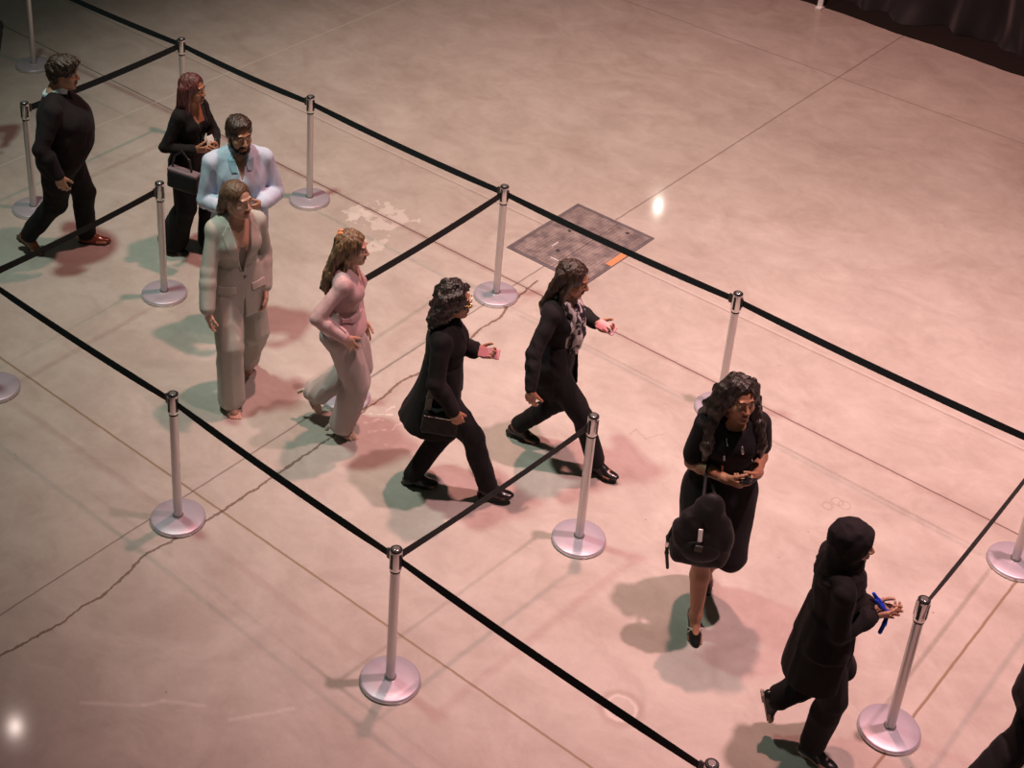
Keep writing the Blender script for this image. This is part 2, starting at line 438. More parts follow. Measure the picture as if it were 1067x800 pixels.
# ------------------------------------------------------------------ steel hatch in the floor
def hatch():
    cs = [at(529, 257), at(603, 212), at(681, 249), at(608, 299)]
    us = [float(c[:2] @ DL) for c in cs]; vs_ = [float(c[:2] @ DC) for c in cs]
    u0, u1 = (us[0] + us[1]) / 2, (us[2] + us[3]) / 2; v0, v1 = (vs_[0] + vs_[3]) / 2, (vs_[1] + vs_[2]) / 2
    cu, cv, hu, hv = (u0 + u1) / 2, (v0 + v1) / 2, (u1 - u0) / 2, (v1 - v0) / 2
    c = DL * cu + DC * cv
    root = empty('floor_hatch', (c[0], c[1], 0.0), -YAW, 'worn steel access hatch set into the floor under the far belt', 'hatch')
    mb = MB(); w = 0.028
    mb.box((0, hv - w / 2, 0.003), (hu, w / 2, 0.004)); mb.box((0, -hv + w / 2, 0.003), (hu, w / 2, 0.004))
    mb.box((hu - w / 2, 0, 0.003), (w / 2, hv - w, 0.004)); mb.box((-hu + w / 2, 0, 0.003), (w / 2, hv - w, 0.004))
    mb.build('frame', M['hatch_frame'], root, 0.001)
    mb = MB(); sp = hu * 0.12
    mb.box((-(hu - w) / 2 + sp / 2, 0, 0.002), ((hu - w) / 2 + sp / 2 - 0.003, hv - w - 0.003, 0.004)); mb.build('cover_plate', M['hatch'], root)
    mb = MB()
    mb.box(((hu - w) / 2 + sp / 2, 0, 0.002), ((hu - w) / 2 - sp / 2 - 0.003, hv - w - 0.003, 0.004)); mb.build('cover_plate', M['hatch'], root)
    mb = MB(); mb.box((hu * 0.985 - w, -hv * 0.3 + 0.33 * hv, 0.008), (0.030, hv * 0.28, 0.0015)); mb.build('rust_strip', M['rust'], root)
    for (x, y, lx, ly) in ((-0.02, -0.72, 0.10, 0.006), (0.30, -0.78, 0.006, 0.16), (0.22, -0.62, 0.05, 0.008), (-0.35, -0.35, 0.006, 0.09)):
        mb = MB(); mb.box((x * hu, y * hv, 0.0066), (lx * hu, ly * hv, 0.0006)); mb.build('paint_mark', M['white_metal'], root)
    for x, y in ((-0.28, 0.1), (0.12, -0.42), (-0.1, -0.3), (0.3, 0.5)):
        mb = MB(); mb.lathe([(0.016, 0.005), (0.016, 0.0072), (0.012, 0.0076)], 16, (x * hu * 1.6, y * hv * 1.6, 0))
        mb.build('lifting_hole', M['black_rubber'], root)
def hatch_mat(name, c1, c2):
    m, nt, b = nmat(name); L = nt.links.new
    tc = N(nt, 'ShaderNodeTexCoord')
    mp = N(nt, 'ShaderNodeMapping'); mp.inputs['Rotation'].default_value = (0, 0, PI / 4); L(tc.outputs['Object'], mp.inputs[0])
    ck = N(nt, 'ShaderNodeTexChecker'); ck.inputs['Scale'].default_value = 46; L(mp.outputs[0], ck.inputs['Vector'])
    no = N(nt, 'ShaderNodeTexNoise'); no.inputs['Scale'].default_value = 9; no.inputs['Detail'].default_value = 6; L(tc.outputs['Object'], no.inputs['Vector'])
    rp = N(nt, 'ShaderNodeValToRGB'); rp.color_ramp.elements[0].position = 0.35; rp.color_ramp.elements[0].color = (*c1, 1)
    rp.color_ramp.elements[1].position = 0.65; rp.color_ramp.elements[1].color = (*c2, 1); L(no.outputs['Fac'], rp.inputs[0])
    mx = N(nt, 'ShaderNodeMix', data_type='RGBA', blend_type='MULTIPLY'); mx.inputs['Factor'].default_value = 0.35
    L(rp.outputs[0], mx.inputs['A']); L(ck.outputs['Color'], mx.inputs['B']); L(mx.outputs['Result'], b.inputs['Base Color'])
    bp = N(nt, 'ShaderNodeBump'); bp.inputs['Strength'].default_value = 0.6; bp.inputs['Distance'].default_value = 0.003
    L(ck.outputs['Fac'], bp.inputs['Height']); L(bp.outputs[0], b.inputs['Normal'])
    b.inputs['Metallic'].default_value = 0.35; b.inputs['Roughness'].default_value = 0.5
    return m
M['hatch'] = hatch_mat('chequer_plate', (0.19, 0.155, 0.165), (0.42, 0.35, 0.33))
M['hatch_frame'] = plain('hatch_frame_steel', (0.20, 0.175, 0.19), rough=0.45, metal=0.5, nscale=14, nvar=0.3)
M['rust'] = plain('orange_rust', (0.50, 0.22, 0.10), rough=0.7, nvar=0.2)
hatch()

# ------------------------------------------------------------------ crowd-control stanchions and belts
def stanchion_proto():
    root = empty('stanchion')
    mb = MB(); mb.lathe([(0.168, 0.0), (0.173, 0.003), (0.173, 0.020)], 72)
    mb.build('base_rim', M['base_rim'], root)
    mb = MB(); mb.lathe([(0.173, 0.020), (0.170, 0.027), (0.162, 0.031), (0.10, 0.035), (0.036, 0.038)], 72)
    mb.build('base_cover', M['base_satin'], root)
    mb = MB(); mb.lathe([(0.036, 0.036), (0.036, 0.046), (0.032, 0.050)], 40); mb.build('pole_collar', M['chrome'], root)
    mb = MB(); mb.lathe([(0.0275, 0.04), (0.0275, 0.86)], 40); mb.build('pole', M['steel'], root)
    mb = MB(); mb.lathe([(0.0295, 0.842), (0.0295, 0.858)], 40); mb.build('gasket_ring', M['black_rubber'], root)
    mb = MB(); mb.lathe([(0.032, 0.856), (0.0345, 0.860), (0.0345, 0.988), (0.0335, 0.992)], 40); hd = mb.build('belt_head', M['chrome'], root)
    for k in range(4):
        mb = MB(); a = k * PI / 2
        ax = [(math.cos(a), math.sin(a), 0), (-math.sin(a), math.cos(a), 0), (0, 0, 1)]
        mb.box((0.0335 * math.cos(a), 0.0335 * math.sin(a), 0.926), (0.003, 0.0085, 0.050), ax)
        mb.build('belt_slot', M['black_plastic'], hd)
    mb = MB(); mb.lathe([(0.0335, 0.991), (0.034, 0.996), (0.030, 1.000)], 40); cp = mb.build('head_cap', M['black_plastic'], root)
    mb = MB(); mb.lathe([(0.021, 1.0), (0.021, 1.002), (0.018, 1.003)], 30); mb.build('cap_disc', M['chrome'], cp)
    return root
def copy_tree(o, parent=None):
    c = o.copy(); COL.objects.link(c)
    if parent is not None: c.parent = parent
    for ch in list(o.children): copy_tree(ch, c)
    return c
S = {}
def gpost(px, py): return at(px, py, 0.03)[:2]
spots = {
 'A': (gpost(185.4, 537.5), 'stanchion in the near row in front of the woman in the grey suit'),
 'B': (gpost(406.6, 706), 'lowest full stanchion in the near row, where three belts meet'),
 'C': (gpost(603.3, 559), 'stanchion at the belt end in front of the striding person in a black blazer'),
 'D': (gpost(517, 305), 'stanchion beside the floor hatch, with a branching belt'),
 'E': (gpost(322.6, 205.6), 'stanchion right of the man in the light blue shirt'),
 'F': (gpost(171.2, 303.5), 'stanchion at a belt end left of the woman in the grey suit'),
 'G': (gpost(927, 757.5), 'stanchion right of the person in a black headscarf'),
 'H': (at(769.5, 305, 1.0)[:2], 'stanchion behind the woman carrying a black backpack'),
 'I': (gpost(1058, 583), 'stanchion at the right edge of which only the round base shows'),
 'J': (gpost(35, 214.7), 'stanchion directly behind the man in the black sweater'),
 'K': (gpost(35, 66), 'stanchion above the head of the man in the black sweater, top cut off'),
 'L': (at(189, 40, 1.0)[:2], 'stanchion behind the woman with maroon hair'),
 'M': (at(-19, 281, 1.0)[:2], 'stanchion at the left edge of which only the base rim shows'),
 'N': (np.array([-0.62, 8.83]), 'stanchion behind the wide trousers of the woman in the pink blouse'),
 'O': (at(742, 795, 1.0)[:2], 'stanchion cut off by the bottom edge, only its head showing'),
}
sp0 = stanchion_proto()
for i, (k, (xy, lb)) in enumerate(spots.items()):
    o = sp0 if i == 0 else copy_tree(sp0)
    o.location = (xy[0], xy[1], 0.0); o.rotation_euler = (0, 0, -YAW)
    tag(o, 'chrome ' + lb, 'stanchion', 'crowd control stanchions of the queue')
    S[k] = xy
S['Z'] = S['K'] - (DL * 2.0)
def belt(a, b, label, trim_b=True):
    A, B_ = np.array(S[a]), np.array(S[b]); d = B_ - A; Ln = np.linalg.norm(d); d /= Ln
    across = abs(d @ DC)
    root = empty('barrier_belt', (A[0], A[1], 0), math.atan2(d[1], d[0]), label, 'belt', 'retractable belts of the queue barrier')
    mb = MB(); ns = 28; vs = []; fs = []
    x0, x1 = 0.037, Ln - 0.062
    for i in range(ns + 1):
        t = i / ns; x = x0 + (x1 - x0) * t; sag = -0.016 * 4 * t * (1 - t)
        tw = (-0.22 if across < 0.5 else 0.10) * min(1.0, 6 * t, 6 * (1 - t))
        hh = 0.0245 if across < 0.5 else 0.0285
        for yy, zz in ((-0.0011, -hh), (0.0011, -hh), (0.0011, hh), (-0.0011, hh)):
            vs.append((x, yy - zz * tw, 0.934 + zz + sag))
    for i in range(ns):
        for k in range(4):
            k2 = (k + 1) % 4
            fs.append((4 * i + k, 4 * i + k2, 4 * i + 4 + k2, 4 * i + 4 + k))
    fs += [(3, 2, 1, 0), (4 * ns, 4 * ns + 1, 4 * ns + 2, 4 * ns + 3)]
    mb.add(vs, fs); mb.build('strap', M['webbing'], root)
    mb = MB(); mb.box((Ln - 0.050, 0, 0.934), (0.013, 0.006, 0.035)); mb.build('end_clip', M['black_plastic'], root, 0.002)
    mb = MB(); mb.box((0.041, 0, 0.934), (0.005, 0.006, 0.036)); mb.build('belt_slot_lip', M['black_plastic'], root, 0.002)
belt('K', 'L', 'far belt running off the top left corner above the maroon-haired woman')
belt('L', 'E', 'far belt stretched behind the man in the light blue shirt')
belt('E', 'D', 'far belt stretched above the hair of the woman in the pink blouse')
belt('D', 'H', 'far belt crossing over the steel floor hatch')
belt('H', 'I', 'far belt running off the right edge')
belt('M', 'A', 'near belt entering from the left edge below the grey-suited woman')
belt('A', 'B', 'near belt stretched below the woman in the pink blouse')
belt('B', 'O', 'near belt running down to the bottom edge')
belt('L', 'J', 'cross belt behind the head of the man in the black sweater')
belt('M', 'F', 'cross belt in front of the feet of the man in the black sweater')
belt('D', 'N', 'cross belt ending behind the woman in the pink blouse')
belt('B', 'C', 'cross belt passing in front of the person in a long black coat')
belt('I', 'G', 'cross belt at the right edge near the person in a black headscarf')
# ------------------------------------------------------------------ implicit-surface modeller for bodies and clothes
f32 = np.float32
def nrm(v):
    v = np.array(v, float); return v / (np.linalg.norm(v) + 1e-12)
def v3(*a): return np.array(a, float)
def rotm(yaw=0, pitch=0, roll=0):
    """columns forward, left, up; pitch > 0 looks down / leans forward, yaw > 0 turns left, roll > 0 tips to the right"""
    cy, sy, cp, sp, cr, sr = math.cos(yaw), math.sin(yaw), math.cos(pitch), math.sin(pitch), math.cos(roll), math.sin(roll)
    Rz = np.array([[cy, -sy, 0], [sy, cy, 0], [0, 0, 1]]); Ry = np.array([[cp, 0, sp], [0, 1, 0], [-sp, 0, cp]])
    Rx = np.array([[1, 0, 0], [0, cr, -sr], [0, sr, cr]])
    return Rz @ Ry @ Rx
class Fr:
    """a frame: origin o, axes = columns of R"""
    def __init__(s, o, R): s.o = np.array(o, float); s.R = np.array(R, float)
    def w(s, p): return s.o + s.R @ np.array(p, float)
    def loc(s, P):                       # arrays X,Y,Z -> local arrays
        X, Y, Z = (P[i] - f32(s.o[i]) for i in range(3))
        R = s.R.astype(f32)
        return [X * R[0, i] + Y * R[1, i] + Z * R[2, i] for i in range(3)]
    def bb(s, lo, hi):
        c = np.array([s.w((x, y, z)) for x in (lo[0], hi[0]) for y in (lo[1], hi[1]) for z in (lo[2], hi[2])])
        return c.min(0), c.max(0)
WORLD = Fr((0, 0, 0), np.eye(3))

class Sd:
    """list of operations on a distance field"""
    def __init__(s): s.ops = []; s.post = None
    def add(s, fn, lo, hi, k=0.01, op='u'):
        s.ops.append((fn, np.array(lo, float), np.array(hi, float), k, op)); return s
    def cap(s, a, b, ra, rb, k=0.012, op='u'):
        a = np.array(a, float); b = np.array(b, float); ba = b - a; L2 = float(ba @ ba) + 1e-9; r = max(ra, rb)
        def fn(P, a=a, ba=ba):
            x, y, z = P[0] - f32(a[0]), P[1] - f32(a[1]), P[2] - f32(a[2])
            t = np.clip((x * f32(ba[0]) + y * f32(ba[1]) + z * f32(ba[2])) / f32(L2), 0, 1)
            x = x - t * f32(ba[0]); y = y - t * f32(ba[1]); z = z - t * f32(ba[2])
            return np.sqrt(x * x + y * y + z * z) - (f32(ra) + f32(rb - ra) * t)
        return s.add(fn, np.minimum(a, b) - r, np.maximum(a, b) + r, k, op)
    def chain(s, pts, radii, k=0.015, op='u'):
        for i in range(len(pts) - 1): s.cap(pts[i], pts[i + 1], radii[i], radii[i + 1], k, op)
        return s
    def ell(s, c, r, fr=WORLD, k=0.015, op='u'):
        c = np.array(c, float); r = np.array(r, float)
        def fn(P):
            q = fr.loc(P)
            q = [q[i] - f32(c[i]) for i in range(3)]
            k0 = np.sqrt(sum((q[i] / f32(r[i])) ** 2 for i in range(3))); k1 = np.sqrt(sum((q[i] / f32(r[i] ** 2)) ** 2 for i in range(3))) + f32(1e-6)
            return k0 * (k0 - 1) / k1
        lo, hi = fr.bb(c - r, c + r)
        return s.add(fn, lo, hi, k, op)
    def box(s, c, h, fr=WORLD, rd=0.005, k=0.005, op='u'):
        c = np.array(c, float); h = np.array(h, float)
        def fn(P):
            q = fr.loc(P)
            q = [np.abs(q[i] - f32(c[i])) - f32(h[i] - rd) for i in range(3)]
            o = np.sqrt(sum(np.maximum(x, 0) ** 2 for x in q))
            return o + np.minimum(np.maximum(np.maximum(q[0], q[1]), q[2]), 0) - f32(rd)
        lo, hi = fr.bb(c - h, c + h)
        return s.add(fn, lo, hi, k, op)
    def loft(s, fr, zs, cx, rx, ry, p=2.3, k=0.02, op='u', cy=None):
        zs = np.array(zs, float); n = len(zs)
        # smooth resample
        t = np.linspace(zs[0], zs[-1], 120)
        def cr(v):
            v = np.array(v, float); m = np.gradient(v, zs)
            i = np.clip(np.searchsorted(zs, t) - 1, 0, n - 2); h = zs[i + 1] - zs[i]; u = (t - zs[i]) / h
            return (2 * u**3 - 3 * u**2 + 1) * v[i] + (u**3 - 2 * u**2 + u) * h * m[i] + (-2 * u**3 + 3 * u**2) * v[i + 1] + (u**3 - u**2) * h * m[i + 1]
        C, A, B = cr(cx), cr(rx), cr(ry); CY = cr(cy) if cy is not None else None
        def fn(P):
            q = fr.loc(P); z = np.clip(q[2], zs[0], zs[-1])
            c = np.interp(z, t, C).astype(f32); a = np.interp(z, t, A).astype(f32); b_ = np.interp(z, t, B).astype(f32)
            y = q[1] if CY is None else q[1] - np.interp(z, t, CY).astype(f32)
            m = ((np.abs(q[0] - c) / a) ** f32(p) + (np.abs(y) / b_) ** f32(p) + f32(1e-9)) ** f32(1 / p)
            d = (m - 1) * np.minimum(a, b_)
            dz = np.abs(q[2] - z)
            return np.where(d > 0, np.sqrt(np.maximum(d, 0) ** 2 + dz * dz), np.maximum(d, dz * 1.0 - 0.0) if False else d + dz)
        lo, hi = fr.bb((min(C - A), -max(B) - (0 if CY is None else max(abs(CY))), zs[0]), (max(C + A), max(B) + (0 if CY is None else max(abs(CY))), zs[-1]))
        return s.add(fn, lo, hi, k, op)
    def plane(s, p, n, op='i', k=0.004):
        """keeps the side the normal points away from"""
        p = np.array(p, float); n = nrm(n)
        fn = lambda P: (P[0] - f32(p[0])) * f32(n[0]) + (P[1] - f32(p[1])) * f32(n[1]) + (P[2] - f32(p[2])) * f32(n[2])
        s.ops.append((fn, None, None, k, op)); return s
    def fn_all(s, fn, op='i', k=0.004): s.ops.append((fn, None, None, k, op)); return s
    def ext(s, other):
        s.ops += other.ops; return s
    def inflate(s, e):
        """copy with every union grown by e"""
        o = Sd()
        for fn, lo, hi, k, op in s.ops:
            if lo is None: o.ops.append((fn, lo, hi, k, op))
            else: o.ops.append(((lambda P, fn=fn: fn(P) - f32(e)), lo - e, hi + e, k, op))
        return o
    def bounds(s):
        lo = np.min([o[1] for o in s.ops if o[4] == 'u' and o[1] is not None], 0); hi = np.max([o[2] for o in s.ops if o[4] == 'u' and o[1] is not None], 0)
        return lo, hi
    def field(s, xs, ys, zs, big=0.08):
        D = np.full((len(xs), len(ys), len(zs)), big, f32)
        h = xs[1] - xs[0]
        for fn, lo, hi, k, op in s.ops:
            if lo is None: sl = (slice(0, len(xs)), slice(0, len(ys)), slice(0, len(zs)))
            else:
                pad = k + 3 * h; sl = []
                for ax, a in enumerate((xs, ys, zs)):
                    i0 = np.searchsorted(a, lo[ax] - pad); i1 = np.searchsorted(a, hi[ax] + pad)
                    sl.append(slice(i0, i1))
                if any(q.stop - q.start < 1 for q in sl): continue
                sl = tuple(sl)
            P = (xs[sl[0]][:, None, None], ys[sl[1]][None, :, None], zs[sl[2]][None, None, :])
            d = fn(P); a = D[sl]; kk = f32(max(k, 1e-5))
            if op == 'u':
                hh = np.maximum(kk - np.abs(a - d), 0); D[sl] = np.minimum(a, d) - hh * hh / (4 * kk)
            else:
                if op == 's': d = -d
                hh = np.maximum(kk - np.abs(a - d), 0); D[sl] = np.maximum(a, d) + hh * hh / (4 * kk)
        if s.post is not None:
            D += s.post((xs[:, None, None], ys[None, :, None], zs[None, None, :])).astype(f32)
        return D

def folds(amp, freq=(9, 9, 5), seed=1, n=5):
    """soft undulation plus sharper creases"""
    rnd = np.random.RandomState(seed); fr = np.array(freq, float)
    W = rnd.randn(n, 3) * fr * 2.0; ph = rnd.rand(n) * 6.28
    W2 = rnd.randn(n, 3) * fr * 3.4; p2 = rnd.rand(n) * 6.28
    def f(P):
        v = 0; c = 0
        for w, p in zip(W, ph): v = v + np.sin(P[0] * f32(w[0]) + P[1] * f32(w[1]) + P[2] * f32(w[2]) + f32(p))
        v = v / n * 1.6
        for w, p in zip(W2, p2):
            c = c + np.abs(np.sin(P[0] * f32(w[0] / 2) + P[1] * f32(w[1] / 2) + P[2] * f32(w[2] / 2) + f32(p) + v * f32(1.1)))
        c = (c / n - 0.64) * 2.6
        return (v * f32(0.75) + c * f32(0.75)) * f32(amp)
    return f

def nets(D, xs, ys, zs):
    """naive surface nets: vertices (n,3), quads (m,4)"""
    I = D < 0
    nx, ny, nz = D.shape
    cnt = np.zeros((nx - 1, ny - 1, nz - 1), np.uint8)
    for a in (0, 1):
        for b in (0, 1):
            for c in (0, 1):
                cnt += I[a:nx - 1 + a, b:ny - 1 + b, c:nz - 1 + c]
    act = (cnt > 0) & (cnt < 8)
    ids = np.full(act.shape, -1, np.int32); idx = np.argwhere(act); ids[act] = np.arange(len(idx))
    if len(idx) == 0: return np.zeros((0, 3)), np.zeros((0, 4), int)
    vals = {}
    for a in (0, 1):
        for b in (0, 1):
            for c in (0, 1): vals[a, b, c] = D[idx[:, 0] + a, idx[:, 1] + b, idx[:, 2] + c].astype(np.float64)
    acc = np.zeros((len(idx), 3)); num = np.zeros(len(idx))
    for ax in range(3):
        o = [q for q in range(3) if q != ax]
        for u in (0, 1):
            for v in (0, 1):
                k0 = [0, 0, 0]; k0[o[0]] = u; k0[o[1]] = v; k1 = list(k0); k1[ax] = 1
                a, b = vals[tuple(k0)], vals[tuple(k1)]
                m = (a < 0) != (b < 0)
                t = np.where(m, a / np.where(m, a - b, 1), 0)
                p = np.zeros((len(idx), 3)); p[:, o[0]] = u; p[:, o[1]] = v; p[:, ax] = t
                acc[m] += p[m]; num[m] += 1
    h = np.array([xs[1] - xs[0], ys[1] - ys[0], zs[1] - zs[0]])
    V = (idx + acc / num[:, None]) * h + np.array([xs[0], ys[0], zs[0]])
    Q = []
    for ax in range(3):
        sl0 = [slice(None)] * 3; sl1 = [slice(None)] * 3
        sl0[ax] = slice(0, -1); sl1[ax] = slice(1, None)
        A = I[tuple(sl0)]; B = I[tuple(sl1)]
        e = np.argwhere(A != B)
        o = [q for q in range(3) if q != ax]
        ok = (e[:, o[0]] > 0) & (e[:, o[1]] > 0) & (e[:, o[0]] < D.shape[o[0]] - 1) & (e[:, o[1]] < D.shape[o[1]] - 1)
        e = e[ok]
        def cell(du, dv):
            q = e.copy(); q[:, o[0]] -= du; q[:, o[1]] -= dv
            return ids[q[:, 0], q[:, 1], q[:, 2]]
        quad = np.stack([cell(1, 1), cell(0, 1), cell(0, 0), cell(1, 0)], 1)
        flip = I[e[:, 0], e[:, 1], e[:, 2]]
        if ax == 1: flip = ~flip
        quad[~flip] = quad[~flip][:, ::-1]
        Q.append(quad)
    return V, np.concatenate(Q)

def sculpt(name, sd, vox, mat=None, parent=None, scale=1.0, mats=None, pick=None, off=None, pad=None):
    lo, hi = sd.bounds(); e = (pad or 0.025)
    ax = [np.arange(lo[i] - e, hi[i] + e + vox, vox).astype(f32) for i in range(3)]
    D = sd.field(*ax)
    V, Q = nets(D, *ax)
    midx = None
    if pick is not None: midx = pick(V[Q].mean(1))
    V = V * scale
    if off is not None: V = V - np.array(off)
    return mesh_np(name, V, Q, mat, parent, True, mats, midx)

# ------------------------------------------------------------------ a posed person (local frame: x forward, y left, z up; built 1.70 tall, then scaled)
def ik(a, b, l1, l2, pole):
    a = np.array(a, float); b = np.array(b, float); d = b - a; L = np.linalg.norm(d)
    if L > (l1 + l2) * 0.998: b = a + d / L * (l1 + l2) * 0.998; d = b - a; L = np.linalg.norm(d)
    u = d / L; x = (l1 * l1 - l2 * l2 + L * L) / (2 * L); h = math.sqrt(max(l1 * l1 - x * x, 0))
    p = np.array(pole, float); p = p - u * (p @ u)
    return a + u * x + nrm(p) * h, b

FIGS = []
class Fig:
    def __init__(s, root, heading, H=1.65, male=False, pel=(0, 0, 0.90), lean=0.03, twist=0.0, side=0.0,
                 head_yaw=0.0, head_pitch=0.0, head_fwd=0.0, feet=None, hands=None, girth=1.0, belly=0.0, drop=0.0):
        s.root = np.array([root[0], root[1], 0.0]); s.h = heading; s.sc = H / 1.70; s.male = male
        s.g = girth; s.belly = belly
        zz = []
        for q, (x, y, z, yw, pt) in feet.items():            # as tall as the straighter leg allows
            sg = 1 if q == 'L' else -1
            zz.append(z + math.sqrt(max(0.828 ** 2 - (x - pel[0]) ** 2 - (y - sg * 0.088 - pel[1]) ** 2, 0.3)))
        pel = (pel[0], pel[1], min(min(zz) + 0.02 + drop, 0.955))
        s.T = Fr(pel, rotm(twist, lean, side)); s.P = Fr(pel, rotm(0, lean * 0.5, 0))
        FIGS.append(s)
        sw = 0.180 if male else 0.152
        sw *= (0.5 + 0.5 * girth)
        s.sh = {q: s.T.w((-0.01, sg * sw, 0.440)) for q, sg in (('L', 1), ('R', -1))}
        hw = 0.088
        s.hip = {q: s.P.w((0, sg * hw, -0.02)) for q, sg in (('L', 1), ('R', -1))}
        s.neck = s.T.w((-0.018, 0, 0.51))
        hd = s.T.w((0.02 + head_fwd, 0, 0.655))
        s.Hd = Fr(hd, rotm(head_yaw, head_pitch, 0))
        s.kn = {}; s.an = {}; s.ft = {}
        for q, (x, y, z, yw, pt) in feet.items():           # ankle place, foot yaw, foot pitch (>0 heel up)
            k, a = ik(s.hip[q], (x, y, z), 0.425, 0.415, (1, 0.12 if q == 'L' else -0.12, 0.1))
            s.kn[q] = k; s.an[q] = a; s.ft[q] = Fr(a, rotm(yw, pt, 0))
        s.el = {}; s.wr = {}; s.hf = {}; s.hcurl = {}
        for q, hd_ in hands.items():
            sg = 1 if q == 'L' else -1
            e, w = ik(s.sh[q], hd_['at'], 0.285, 0.25, hd_.get('pole', (-0.7, 0.35 * sg, -0.8)))
            s.el[q] = e; s.wr[q] = w
            f = nrm(hd_.get('dir', w - e)); n = np.array(hd_.get('palm', (0, -sg, 0)), float); n = nrm(n - f * (n @ f))
            s.hf[q] = Fr(w, np.stack([f, np.cross(n, f), n], 1))   # x finger direction, z palm normal
            s.hcurl[q] = hd_.get('curl', 0.35)
    # world helpers
    def to_local(s, p):
        d = np.array(p, float) - s.root; c, q = math.cos(-s.h), math.sin(-s.h)
        return np.array([d[0] * c - d[1] * q, d[0] * q + d[1] * c, d[2]]) / s.sc
    # ---- anatomy
    def torso(s, e=0.0, z0=-0.12, z1=0.52, k=0.02, sd=None, bust=True, fr=None):
        sd = sd or Sd(); g = s.g
        zs = np.array([-.12, -.04, .06, .16, .26, .34, .42, .48, .52])
        if s.male:
            cx = [-.005, -.010, 0, .004, .006, .008, .0, -.012, -.018]
            rx = [.100, .112, .105, .104, .112, .118, .100, .066, .056]; ry = [.150, .162, .152, .150, .158, .166, .155, .100, .062]
        else:
            cx = [-.005, -.012, -.003, 0, .004, .008, .0, -.012, -.018]
            rx = [.100, .117, .103, .088, .094, .102, .088, .060, .050]; ry = [.150, .172, .152, .126, .132, .142, .134, .090, .055]
        gs = np.array([g, g, g, g, g, g, 0.5 + g / 2, 0.7 + g * .3, 0.8 + g * .2])
        rx = np.array(rx) * gs + e; ry = np.array(ry) * gs + e
        bl = s.belly * np.array([0.1, 0.5, 0.95, 1.0, 0.8, 0.4, 0.1, 0, 0])
        cx = np.array(cx) + bl * 0.5; rx = rx + bl * 0.5
        m = (zs >= z0 - 1e-6) & (zs <= z1 + 1e-6)
        sd.loft(fr or s.T, zs[m], cx[m], rx[m], ry[m], 2.25, k)
        if bust and not s.male and z1 > 0.4:
            for sg in (1, -1): sd.ell((0.066, sg * 0.068, 0.335), (0.052 + e, 0.062 + e, 0.058 + e), s.T, 0.03)
        return sd
    def shoulders(s, sd, e=0.0):
        for q, sg in (('L', 1), ('R', -1)):
            sd.cap(s.T.w((-0.014, sg * 0.055, 0.442)), s.sh[q], 0.062 + e, 0.045 + e, 0.05)
            sd.cap(s.T.w((-0.022, sg * 0.035, 0.505)), s.T.w((-0.016, sg * 0.125, 0.468)), 0.036 + e, 0.030 + e * 0.7, 0.04)
        return sd
    def arm(s, sd, q, e=0.0, upto=1.0, ek=None, ew=None, flare=0.0):
        """upto: 0-1 upper arm, 1-2 forearm"""
        m = 1.12 if s.male else 1.0
        m *= 0.6 + 0.4 * s.g
        a, b, c = s.sh[q], s.el[q], s.wr[q]
        if upto <= 1: sd.cap(a, a + (b - a) * upto, 0.044 * m + e, (0.044 - 0.006 * upto) * m + e + flare, 0.02)
        else:
            sd.cap(a, b, 0.044 * m + e, 0.038 * m + e, 0.02)
            t = upto - 1; mid = b + (c - b) * min(0.3, t)
            sd.cap(b, mid, 0.038 * m + e, 0.040 * m + e, 0.02)
            if t > 0.3: sd.cap(mid, b + (c - b) * t, 0.040 * m + e, (0.040 - 0.0145 * (t - 0.3) / 0.7) * m + e + flare, 0.02)
        return sd
    def leg(s, sd, q, r=(0.092, 0.060, 0.057, 0.036), e=0.0, upto=2.0, k=0.02):
        a, b, c = s.hip[q], s.kn[q], s.an[q]; g = 0.5 + 0.5 * s.g
        a2 = a + np.array([0, 0, -0.02])
        sd.cap(a2, b, r[0] * g + e, r[1] + e, k)
        t = upto - 1
        if t > 0:
            mid = b + (c - b) * 0.33 + np.array([-0.008, 0, 0])
            sd.cap(b, mid, r[1] - 0.006 + e, r[2] + e, k)
            if t > 0.33: sd.cap(mid, b + (c - b) * t, r[2] + e, r[2] + (r[3] - r[2]) * (t - 0.33) / 0.67 + e, k)
        return sd
    def hand(s, sd, q):
        f = s.hf[q]; cu = s.hcurl[q]; sg = 1 if q == 'L' else -1
        th = sg                                              # thumb side along local y
        # local y = palm x finger; for the left hand with palm facing right (-y), thumb points up/forward
        f_ = f.w
        sd.cap(f_((-0.02, 0, 0)), f_((0.02, 0, 0)), 0.024, 0.024, 0.015)
        sd.ell((0.050, 0, 0.0), (0.050, 0.040, 0.0155), f, 0.012)
        sd.ell((0.030, th * 0.024, 0.006), (0.034, 0.018, 0.016), f, 0.012)
        base = [(0.088, 0.030), (0.094, 0.010), (0.090, -0.011), (0.080, -0.030)]
        lens = [(0.040, 0.024, 0.020), (0.044, 0.028, 0.021), (0.041, 0.026, 0.020), (0.032, 0.019, 0.018)]
        for i, ((bx, by), ln) in enumerate(zip(base, lens)):
            ang = 0.0; p = np.array([bx - 0.012, th * by, 0.0]); r = 0.0092 if i < 3 else 0.0080
            sp = th * by * 1.6
            for j, l in enumerate(ln):
                ang += cu * (0.75, 1.0, 0.7)[j] * (1 + 0.12 * i)
                d = np.array([math.cos(ang), sp * math.cos(ang), math.sin(ang)])
                p2 = p + nrm(d) * (l + (0.012 if j == 0 else 0))
                sd.cap(f_(p), f_(p2), r, r * 0.93, 0.0035); p = p2; r *= 0.93
        p = np.array([0.018, th * 0.028, 0.006]); ang = 0.75 - 0.25 * cu
